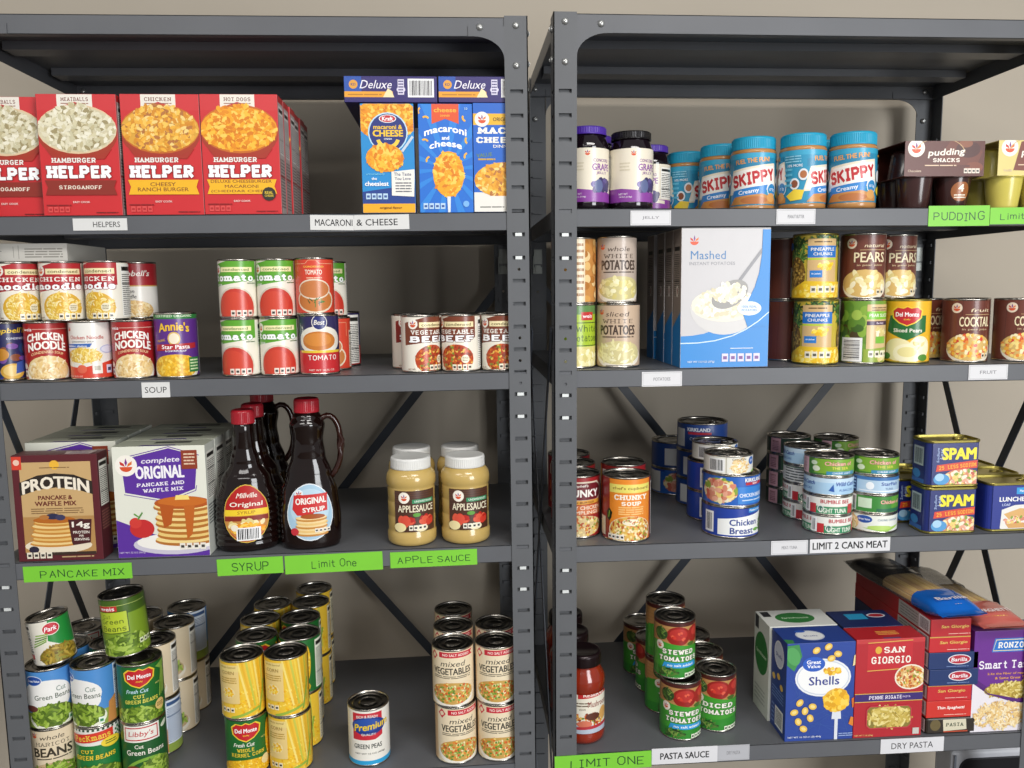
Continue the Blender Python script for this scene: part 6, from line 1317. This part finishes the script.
# ------------------------------------------------------------------ jars and bottles
mt_purple = mat('purple_plastic', '#4a2a98', .35, noise=.05, spec=.5)
mt_black = mat('black_lid', '#1c1a1c', .25, .3, noise=.1)
mt_teal = mat('teal_plastic', '#1f9cc0', .4, noise=.05)
mt_red = mat('red_plastic', '#a31e2a', .3, noise=.05)
mt_white = mat('white_plastic', '#dcdcd8', .4, noise=.04)
mt_darklid = mat('maroon_lid', '#24181a', .25, .4, noise=.1)
mt_jelly = mat('grape_jelly_glass', '#180e16', .06, coat=.6, noise=.3)
mt_pb = mat('peanut_butter', '#b8834a', .3, coat=.5, noise=.08)
mt_apple = mat('applesauce', '#c2a561', .22, coat=.6, noise=.06, scale=60)
mt_sauce = mat('tomato_sauce_glass', '#8f2a14', .15, coat=.7, noise=.2, scale=60)
mt_syrup = mat('dark_syrup_bottle', '#150806', .1, coat=.5, noise=.2)
mt_amber = mat('amber_handle', '#2c110a', .15, coat=.6)
def ribbed(b, r, z0, z1, n=60, d=.6):
    vs = []; fs = []
    for i in range(n*2):
        a = PI*i/n; rr = r+(d if i % 2 else 0)
        vs += [(rr*math.sin(a), -rr*math.cos(a), z0), (rr*math.sin(a), -rr*math.cos(a), z1)]
    m = n*2
    for i in range(m):
        j = (i+1) % m; fs.append((2*i, 2*j, 2*j+1, 2*i+1))
    b.add(vs, fs)
JP = {}
def jar(kind_, s, x, y, turn, label, base=0):
    if kind_ not in JP: JP[kind_] = o = JARS[kind_]()
    else: o = copy_tree(JP[kind_])
    o.location = W(x, y, shelf_z(s, x)+base); o.rotation_euler = (0, 0, math.atan2(CAM[0]-x, -(CAM[1]-y))*.75+math.radians(turn))
    n, c, g = JN[kind_]; tag(o, label, c, g); return o
def j_jelly(lidm, R=38, H=138, rl=33):
    root = empty('jelly_jar', (0, 0, 0)); b = MB()
    b.lathe([[(0, 1), (R-7, 0), (R-2, 2), (R, 7), (R, 14), (R-.8, 16), (R-.8, H-40), (R, H-38), (R, H-32), (R-3, H-24), (rl-1, H-17), (rl-2, H-15), (rl-2, H-4)]]); b.obj('jar', mt_jelly, root)
    c = MB(); ribbed(c, rl, H-13, H-2, 50, .4); c.lathe([[(rl-.2, H-13.5), (rl+.8, H-13.5), (rl+.8, H-11.5), (rl+.3, H-11)], [(rl+.3, H-2.5), (rl-1, H-.4), (rl-3, H), (0, H)]]); c.obj('lid', lidm, root)
    l = MB(); lay_round(l, d_jelly(), R, 0, 88, z0=13); l.obj('label', M['label'], root); return root
def j_skippy():
    R, H = 39.5, 130; root = empty('peanut_butter_jar', (0, 0, 0)); b = MB()
    b.lathe([[(0, 1), (R-6, 0), (R-1, 2), (R, 6), (R, 12), (R-.8, 13), (R-.8, H-29), (R, H-28), (R-.5, H-25), (R-3, H-21)]]); b.obj('jar', mt_pb, root)
    c = MB(); ribbed(c, R-2, H-22, H-4, 70, .5); c.lathe([[(R-1.5, H-22), (R-1.5, H-20)], [(R-1.5, H-5), (R-1.8, H-2.4), (R-4, H-.5), (R-7, H-.2), (R-8, H-1), (0, H-1)]]); c.obj('lid', mt_teal, root)
    l = MB(); lay_round(l, d_skippy(), R, 0, 90, z0=11); l.obj('label', M['label'], root); return root
def j_sauce():
    R, H = 41, 165; root = empty('pasta_sauce_jar', (0, 0, 0)); b = MB()
    b.lathe([[(0, 2), (R-8, 0), (R-2, 2), (R, 8), (R, 16), (R-1.5, 20), (R-1.5, 98), (R, 102), (R+.5, 112), (R-1, 122), (R-8, 134), (R-9.5, 138), (R-9.5, 146)]]); b.obj('jar', mt_sauce, root)
    c = MB(); c.lathe([[(R-8, 142), (R-7, 142), (R-6.4, 144), (R-6.6, 160)], [(R-6.6, 160), (R-8, 164), (R-12, 165), (R-14, 163.5), (0, 163.5)]]); c.obj('lid', mt_darklid, root)
    l = MB(); lay_round(l, d_sauce(), R, 0, 74, z0=22, halfw=46); l.obj('label', M['label'], root); return root
def j_apple():
    R, H = 42.5, 152; root = empty('applesauce_jar', (0, 0, 0)); b = MB()
    b.lathe([[(0, 2), (R-6, 0), (R-1, 3), (R+.5, 8), (R+.5, 22), (R-1.2, 25), (R-1, 28), (R-1, 50), (R-2, 52), (R-1, 54), (R-1, 76), (R-2, 78), (R-1, 80), (R-1, 100), (R-1.5, 103), (R+.8, 106), (R+.8, 117), (R-1, 125), (R-6, 131), (R-9, 133), (R-9, 138)]]); b.obj('jar', mt_apple, root)
    c = MB(); ribbed(c, R-8, 133, 149, 60, .4); c.lathe([[(R-8, 133), (R-7.2, 133), (R-7.2, 135)], [(R-7.6, 149), (R-8.2, 151.5), (R-10, 152.5), (R-13, 152), (0, 152)]]); c.obj('lid', mt_white, root)
    l = MB(); lay_round(l, d_apple(), R, 0, 72, z0=27, halfw=40); l.obj('label', M['label'], root); return root
def smooth_prof(keys, z):
    for (z0, r0), (z1, r1) in zip(keys, keys[1:]):
        if z <= z1:
            t = (z-z0)/(z1-z0); t = t*t*(3-2*t); return r0+(r1-r0)*t
    return keys[-1][1]
def bottle(keys, H, sy, ribs, handle, art, artz, capm=mt_red, R0=50):
    root = empty('syrup_bottle', (0, 0, 0)); b = MB()
    zs = [2+i*(H-24-2)/110 for i in range(111)]
    prof = [(0, 3), (keys[0][1]-8, 0)]+[(smooth_prof(keys, z)+(ribs(z) if ribs else 0), z) for z in zs]
    def syf(z): return sy+(1-sy)*max(0, min(1, (z-H*.55)/(H*.3)))
    vs = []; fs = []; seg = 48; n = len(prof)
    for i in range(seg):
        a = 2*PI*i/seg
        for r, z in prof: vs.append((r*math.sin(a), -syf(z)*r*math.cos(a), z))
    for i in range(seg):
        j = (i+1) % seg
        for k in range(n-1):
            q = (i*n+k, j*n+k, j*n+k+1, i*n+k+1); fs.append(q[1:] if prof[k][0] == 0 else q)
    b.add(vs, fs, smooth=True); b.obj('bottle', mt_syrup, root)
    c = MB(); rc = 19 if not handle else 21; ribbed(c, rc, H-23, H-4, 44, .4); c.lathe([[(rc-3, H-24), (rc+.8, H-24), (rc+.8, H-22.5), (rc, H-22)], [(rc, H-4), (rc-1, H-1), (rc-3.5, H), (rc-5, H-1), (0, H-1)]]); c.obj('cap', capm, root)
    art.pr = [(p_, c_, z_*5) for p_, c_, z_ in art.pr]; l = MB(); lay_round(l, art, R0, 0, 112, z0=artz, prof=lambda v: smooth_prof(keys, v+artz)+1.5, sy=sy, rows=4); l.obj('label', M['label'], root)
    if handle:
        h = MB(); h.tube(handle, 5.2, 10, flat=1.3); h.obj('handle', mt_amber, root)
    return root
def j_syr_a():
    keys = [(2, 48), (12, 52), (50, 53), (86, 51), (120, 41), (152, 25), (178, 19), (212, 18), (222, 16)]
    return bottle(keys, 243, .62, lambda z: 1.3*math.sin(z*.62) if 10 < z < 96 else 0, None, d_syrup_a().scale(1.14, 1.14), 8)
def j_syr_b():
    keys = [(2, 48), (12, 51), (50, 52), (96, 48), (130, 38), (160, 29), (188, 26), (214, 30), (228, 24), (240, 18)]
    hd = [(22, 0, 220), (27, 0, 225.5), (33, 0, 228), (39, 0, 227), (44.5, 0, 223), (49, 0, 216), (52.5, 0, 207), (54.5, 0, 196), (55.5, 0, 184), (55.5, 0, 172), (54.5, 0, 160), (52.5, 0, 148), (49, 0, 138), (44, 0, 129), (38, 0, 121)]
    return bottle(keys, 260, .62, None, hd, d_syrup_b().scale(1.12, 1.08), 10)
JARS = {'jelly': lambda: j_jelly(mt_purple), 'jellyb': lambda: j_jelly(mt_black, 37.5, 131, 33.5), 'skippy': j_skippy, 'sauce': j_sauce, 'apple': j_apple, 'syra': j_syr_a, 'syrb': j_syr_b}
JN = {'jelly': ('', 'jelly jar', 'grape jelly jars'), 'jellyb': ('', 'jelly jar', 'grape jelly jars'), 'skippy': ('', 'peanut butter jar', 'peanut butter jars'), 'sauce': ('', 'sauce jar', 'pasta sauce jars'), 'apple': ('', 'applesauce jar', 'applesauce jars'), 'syra': ('', 'syrup bottle', 'syrup bottles'), 'syrb': ('', 'syrup bottle', 'syrup bottles')}
for a in [
 ('jelly', 'R2', 103, 46, 0, 'grape jelly jar with a purple lid beside the left post'),
 ('jellyb', 'R2', 180, 48, 4, 'grape jelly jar with a black lid, the widest one'),
 ('jelly', 'R2', 256, 224, -48, 'grape jelly jar with a purple lid, set back and turned, next to the peanut butter'),
 ('jelly', 'R2', 128, 128, 0, 'grape jelly jar with a purple lid glimpsed behind the front two'),
 ('skippy', 'R2', 334, 250, 78, 'peanut butter jar set farthest back and turned away, leftmost of five'),
 ('skippy', 'R2', 376, 166, -4, 'peanut butter jar second from the left, partly hidden by its neighbour'),
 ('skippy', 'R2', 410, 90, -4, 'peanut butter jar in the middle of the five'),
 ('skippy', 'R2', 486, 56, 72, 'peanut butter jar turned sideways, second from the right'),
 ('skippy', 'R2', 568, 40, -6, 'peanut butter jar nearest the pudding, rightmost of five'),
 ('skippy', 'R2', 560, 124, 0, 'peanut butter jar hidden behind the rightmost two'),
 ('syra', 'L4', -492, 42, 0, 'ribbed syrup bottle with a red and yellow oval label'),
 ('syrb', 'L4', -384, 42, 0, 'handled syrup bottle with a pale blue oval label'),
 ('syra', 'L4', -494, 116, 0, 'red-capped syrup bottle right behind the ribbed front bottle'),
 ('syrb', 'L4', -494, 192, 0, 'red-capped syrup bottle farthest back, third in line'),
 ('apple', 'L4', -209, 48, 10, 'applesauce jar at the front left'),
 ('apple', 'L4', -114, 50, 10, 'applesauce jar at the front right'),
 ('apple', 'L4', -212, 138, 4, 'applesauce jar behind the front left one'),
 ('apple', 'L4', -122, 139, 4, 'applesauce jar behind the front right one'),
 ('sauce', 'R5', 95, 50, 12, 'red pasta sauce jar with dark lid beside the left post, frontmost'),
 ('sauce', 'R5', 86, 138, 12, 'red pasta sauce jar beside the left post, second from the front'),
 ('sauce', 'R5', 88, 226, 12, 'red pasta sauce jar beside the left post, third from the front'),
]: jar(*a)

# ------------------------------------------------------------------ pudding cups
mt_choc = mat('chocolate_pudding_cup', '#3c2220', .25, coat=.5, noise=.1); mt_van = mat('vanilla_pudding_cup', '#d6c860', .3, coat=.4, noise=.06)
mt_foil = mat('cup_foil', '#b8aca4', .35, .8, noise=.1)
def pudding(x, y, van, label, w=142, rz=0):
    root = empty('pudding_pack', W(x, y, shelf_z('R2', x))); tag(root, label, 'pudding pack', 'four-cup pudding packs'); root.rotation_euler = (0, 0, math.radians(rz))
    for i in (0, 1):
        for j in (0, 1):
            b = MB(); b.lathe([[(0, 0), (21, 0), (23, 1.5), (24, 5), (30, 50), (30.5, 53)], [(30.5, 53), (34, 53.5), (34, 55), (30, 55), (0, 55)]], seg=32)
            cup = b.obj('cup', mt_van if van else mt_choc, root); cup.location = Vector((-w/4*.98+i*w/2*.98, 30+j*64, 0))*S
            if van is False and i == 1 and j == 0:
                A = Art(); A.e(0, 30, 15, 17, '#9c5a28'); A.t('4', 0, 36, 12, '#f4ead8', b=.05); A.micro(-10, 10, 18, 26, 2, '#f4ead8')
                l = MB(); lay_round(l, A, 25, 14, 46, prof=lambda v: 24+(v-5)*.133+.3, rows=6); l.obj('badge', M['label'], cup)
    b = MB(); c = '#e0d084' if van else '#5c2a1e'; h = 58; z0 = 56
    # card sleeve: open at both short ends
    for (y0, y1, za, zb) in ((-2, -1, z0, z0+h), (125, 126, z0, z0+h), (-2, 126, z0+h-1, z0+h), (-2, 126, z0-.9, z0)):
        b.box(-w/2, w/2, y0, y1, za, zb, col=c)
    lay_flat(b, a_pudding(van), (-w/2, -2, z0), (1, 0, 0), (0, 0, 1), (0, -1, 0), 0, 0, w, h)
    b.obj('sleeve', M['carton'], root)
    # upper layer of upturned cups inside the sleeve
    for i in (0, 1):
        q = MB(); q.lathe([[(0, 56.2), (30, 56.2), (30, 57.2), (24, 100), (22, 106), (0, 106)]], seg=28); o = q.obj('cup', mt_van if van else mt_choc, root); o.location = Vector((-w/4*.98+i*w/2*.98, 60, 0))*S
pudding(716, 12, False, 'chocolate pudding pack with brown sleeve at the shelf front')
pudding(870, 2, True, 'vanilla pudding pack with yellow cups at the right picture edge', w=130)
pudding(700, 160, False, 'chocolate pudding pack set behind the front chocolate one')

# ------------------------------------------------------------------ rectangular meat tins
def loaf_tin(name, cat, w, d, h, art, side, bodyc, label, group, x, y, z, lidm='gold'):
    root = empty(name, W(x, y, z)); tag(root, label, cat, group)
    def ring(rw, rd, z, r=14, n=6):
        o = []
        for cx, cy, a0 in ((rw/2-r, r, -PI/2), (rw/2-r, rd-r, 0), (-rw/2+r, rd-r, PI/2), (-rw/2+r, r, PI)):
            for k in range(n+1): a = a0+k*PI/2/n; o.append((cx+r*math.cos(a), cy+r*math.sin(a)+(d-rd)/2, z))
        return o
    def loft(b, rs, cap0=False, cap1=False, col=None):
        n = len(rs[0]); vs = [q for r in rs for q in r]; fs = [(i*n+k, i*n+(k+1) % n, (i+1)*n+(k+1) % n, (i+1)*n+k) for i in range(len(rs)-1) for k in range(n)]
        if cap0: fs.append(tuple(range(n-1, -1, -1)))
        if cap1: fs.append(tuple((len(rs)-1)*n+k for k in range(n)))
        b.add(vs, fs, col=col, smooth=False)
    b = MB(); loft(b, [ring(w-4, d-4, .5), ring(w, d, .5), ring(w+1.6, d+1.6, 1.5), ring(w+1.6, d+1.6, 3.5), ring(w-.4, d-.4, 4.5), ring(w-.4, d-.4, h-5), ring(w+2, d+2, h-4), ring(w+2.4, d+2.4, h-1.2), ring(w+1, d+1, h), ring(w-2, d-2, h), ring(w-3, d-3, h-4)], True)
    b.obj('tin', M[lidm] , root)
    c = MB(); loft(c, [ring(w-3, d-3, h-4), ring(w-14, d-14, h-4, 9), ring(w-16, d-16, h-3, 8), ring(w-30, d-30, h-3, 6)], False, True); c.obj('lid', M[lidm], root)
    t = MB(); pts = [(w*.22+9*math.cos(a*PI/8), d/2+6*math.sin(a*PI/8), h-1.6) for a in range(17)]; t.tube(pts, 1, 6); t.box(w*.22+8, w*.22+16, d/2-2.5, d/2+2.5, h-3, h-1.8); t.obj('pull_ring', M[lidm], root)
    l = MB(); loft(l, [ring(w, d, 4.5), ring(w, d, h-5)], col=bodyc)
    if art: lay_flat(l, art, (-w/2+8, 0, 4.5), (1, 0, 0), (0, 0, 1), (0, -1, 0), 8, 4.5, w-8, h-5)
    if side: lay_flat(l, side, (-w/2, d-10, 4.5), (0, -1, 0), (0, 0, 1), (-1, 0, 0), 10, 4.5, d-10, h-5)
    l.obj('label', M['label'], root); return root
sa = Art(); sa.r(0, 0, 108, 84, '#1d2a6e'); sa.food('meat', 70, 14, 40, 18, 70, 3, sc=1.3, bg='#d98a64'); sa.e(28, 14, 16, 10, '#4f9ad0'); sa.e(24, 18, 9, 7, '#a8d0ea')
sa.q([(16, 28), (100, 34), (100, 48), (18, 40)], '#d8442c'); sa.t('25% LESS SODIUM', 59, 37.5, 7, '#f2b82c', w=74, f='slab', wt=1.2, rot=.08); sa.t('SPAM', 61, 60, 20, '#f2e22e', w=66, b=.07, out=('#14205a', 1)); sa.t('Less', 26, 60, 6, '#a8bce4', rot=PI/2, w=18, sh=.2); sa.t('Sodium', 19, 58, 5, '#a8bce4', rot=PI/2, w=26, sh=.2)
sa.scale(.93, 1); ss = Art(); ss.r(0, 0, 58, 84, '#1d2a6e'); ss.bars(14, 36, 44, 70, '#2a3a4c', '#b8c4c8'); ss.e(24, 20, 12, 8, '#3f86c4'); ss.r(0, 0, 58, 12, '#3a6ab0')
for zz3, yy3, xx3, lb in ((0, -8, 751, 'lower front tin of spiced ham with yellow lettering'), (84.6, -7, 752, 'upper front tin of spiced ham with yellow lettering'), (0, 64, 729, 'tin of spiced ham directly behind the front pair'), (0, 132, 736, 'tin of spiced ham farthest back')):
    loaf_tin('ham_tin', 'meat tin', 99, 58, 84, sa, ss, '#1d2a6e', lb, 'tins of spiced ham', xx3, yy3, shelf_z('R4', 747)+zz3)
la = Art(); la.r(0, 0, 100, 92, '#24348c'); la.r(52, 68, 100, 80, '#2f9ad8'); la.t("Member's Mark", 76, 74, 4.4, '#f0f4f8', w=36); la.t('LUNCHEON', 54, 59, 8, '#f2f2f0', w=66, b=.05); la.t('LOAF', 34, 49, 4.6, '#c9d4f0'); la.p([(24, 6), (26, 40), (50, 48), (100, 50), (100, 2), (30, 2)], '#e9e6e0')
la.p([(30, 32), (60, 42), (100, 40), (100, 32), (40, 22)], '#dcae6c'); la.q([(32, 22), (98, 30), (98, 24), (34, 14)], '#d88a74'); la.food('meat', 62, 20, 32, 8, 30, 5); la.q([(34, 14), (98, 16), (98, 6), (40, 6)], '#d8a562')
for yy3, lb in ((6, 'blue luncheon loaf tin at the shelf front'), (76, 'blue luncheon loaf tin, second in line'), (146, 'blue luncheon loaf tin, third in line')):
    loaf_tin('luncheon_tin', 'meat tin', 114, 62, 89, la, None, '#24348c', lb, 'tins of luncheon loaf', 876-(yy3 > 20)*4, yy3-12, shelf_z('R4', 860), 'gold')

# ------------------------------------------------------------------ shelf labels
def tagcard(x0, x1, s, zt_, zb_, y, draw, label, bg, name='shelf_label', rot=0, group='shelf edge labels'):
    w, h = x1-x0, zt_-zb_; A = Art(); A.r(0, 0, w, h, bg); draw(A, w, h)
    b = MB(); b.box(-w/2, w/2, 0, .5, -h/2, h/2, col=bg); lay_flat(b, A, (-w/2, -.05, -h/2), (1, 0, 0), (0, 0, 1), (0, -1, 0), 0, 0, w, h)
    o = b.obj(name, M['tape'] if name == 'tape_label' else M['paper']); xm = (x0+x1)/2
    o.location = W(xm, y, shelf_z(s, xm)+(zt_+zb_)/2); o.rotation_euler = (0, math.radians(rot), 0)
    tag(o, label, 'label', group); return o
M['tape'] = ink_mat('fluorescent_tape', .5, .1)
K = '#2a2a2c'; GR = '#7ccb38'; PN = '#1f4a22'
pr = lambda t, hh, ww, c=K, b=.0, xf=.5: (lambda A, w, h: A.t(t, w*xf, h*.5, h*hh, c, w=w*ww, b=b))
hd = lambda t, hh, ww, xf=.5, wt=.55: (lambda A, w, h: A.t(t, w*xf, h*.48, h*hh, PN, w=w*ww, f='hand', wt=wt+.15, jit=.55))
def bord(t): return lambda A, w, h: (A.line([(2, 2), (w-2, 2), (w-2, h-2), (2, h-2), (2, 2)], .5, '#a8a8aa'), A.t(t, w/2, h/2, h*.22, '#8a8a8e', w=w*.42))
yl, yr = -.9, -15.2
for a in [
 (-731, -647, 'L2', -5, -24, yl, pr('HELPERS', .46, .5, xf=.62), 'white paper label reading HELPERS', '#dcdcda'),
 (-358, -288, 'L2', -3, -27, yl, pr('MACARONI', .44, .86, b=.012, xf=.54), 'white paper label reading MACARONI', '#dcdcda', 'shelf_label', .9),
 (-288, -198, 'L2', -3, -27, yl, pr('& CHEESE', .44, .74, b=.012, xf=.42), 'white paper label reading & CHEESE', '#d8d8d6', 'shelf_label', -.7),
 (-641, -596, 'L3', -5, -30, yl, pr('SOUP', .4, .78), 'small white paper label reading SOUP', '#dcdcda'),
 (166, 234, 'R2', -4, -28, yr, bord('JELLY'), 'white bordered card under the jelly jars', '#d8d8da'),
 (413, 480, 'R2', -2, -27, yr, bord('PEANUT BUTTER'), 'white bordered card under the peanut butter jars', '#d8d8da'),
 (187, 256, 'R3', -5, -30, yr, bord('POTATOES'), 'white bordered card reading POTATOES', '#dadadc'),
 (763, 834, 'R3', -2, -28, yr, bord('FRUIT'), 'white bordered card under the fruit cocktail', '#dadadc'),
 (419, 485, 'R4', -2, -27, yr, bord('MEAT / TUNA'), 'white bordered card left of the meat limit label', '#d4d4d6'),
 (489, 635, 'R4', -1, -26, yr, pr('LIMIT 2 CANS MEAT', .5, .93, b=.03), 'white paper label reading LIMIT 2 CANS MEAT', '#dcdcde'),
 (210, 330, 'R5', 2, -28, yr, pr('PASTA SAUCE', .4, .74, b=.03), 'white paper label reading PASTA SAUCE', '#d9d9dc'),
 (330, 389, 'R5', 2, -27, yr, bord('DRY PASTA'), 'faded grey card right of the pasta sauce label', '#b4b5ba'),
 (634, 754, 'R5', -1, -29, yr, pr('DRY PASTA', .42, .66, b=.0), 'white paper label reading DRY PASTA', '#d9d9dc')]:
    tagcard(*a)
for a in [
 (-852, -676, 'L4', -7, -34, yl, hd('PANCAKE MIX', .56, .78, .54), 'bright green tape label reading PANCAKE MIX', GR, 'tape_label', -.4),
 (-536, -426, 'L4', -6, -35, yl, hd('SYRUP', .56, .56), 'bright green tape label reading SYRUP', GR, 'tape_label', -1.2),
 (-423, -258, 'L4', -4, -36, yl, hd('Limit One', .5, .46), 'bright green tape label reading Limit One, under the syrup', GR, 'tape_label', -1.0),
 (-245, -96, 'L4', -5, -33, yl, hd('APPLE SAUCE', .5, .84), 'bright green tape label reading APPLE SAUCE', GR, 'tape_label', -.6),
 (677, 785, 'R2', 3, -31, yr, hd('PUDDING', .5, .84), 'bright green tape label reading PUDDING', GR, 'tape_label', -.3),
 (786, 905, 'R2', 0, -28, yr, hd('Limit One', .46, .7), 'bright green tape label reading Limit One, beside the pudding label', GR, 'tape_label', -.3),
 (35, 209, 'R5', -1, -32, -17.5, hd('LIMIT ONE', .6, .76, .54), 'bright green tape label reading LIMIT ONE across the post', GR, 'tape_label', -.8)]:
    tagcard(*a, group='green tape labels')

# ------------------------------------------------------------------ appliance under the lowest shelf
def appliance():
    root = empty('appliance', W(962, 110, FLOOR)); tag(root, 'white appliance with rounded black front panel under the lower right shelf', 'appliance')
    b = MB(); b.box(-108, 160, 0, 60, 0, 458); o = b.obj('housing', mat('white_enamel', '#c4c6cc', .4, noise=.05), root); bevel_mesh(o.data, 8, 3)
    c = MB(); pts = []
    for cx, cz, a0 in ((120, 420, 0), (-70, 420, PI/2), (-70, 60, PI), (120, 60, 1.5*PI)):
        for k in range(7): a = a0+k*PI/12; pts.append((cx+22*math.cos(a), cz+22*math.sin(a)))
    n = len(pts); c.add([(x, -6, z) for x, z in pts]+[(x, 1, z) for x, z in pts], [tuple(range(n))]+[(k, (k+1) % n, n+(k+1) % n, n+k) for k in range(n)])
    c.obj('dark_panel', mat('black_panel', '#17171c', .3), root, fixn=True)
    d = MB(); d.box(-104, -100, -3, 0, 10, 450); d.obj('edge_strip', mat('grey_strip', '#7c828c', .4), root)
appliance()
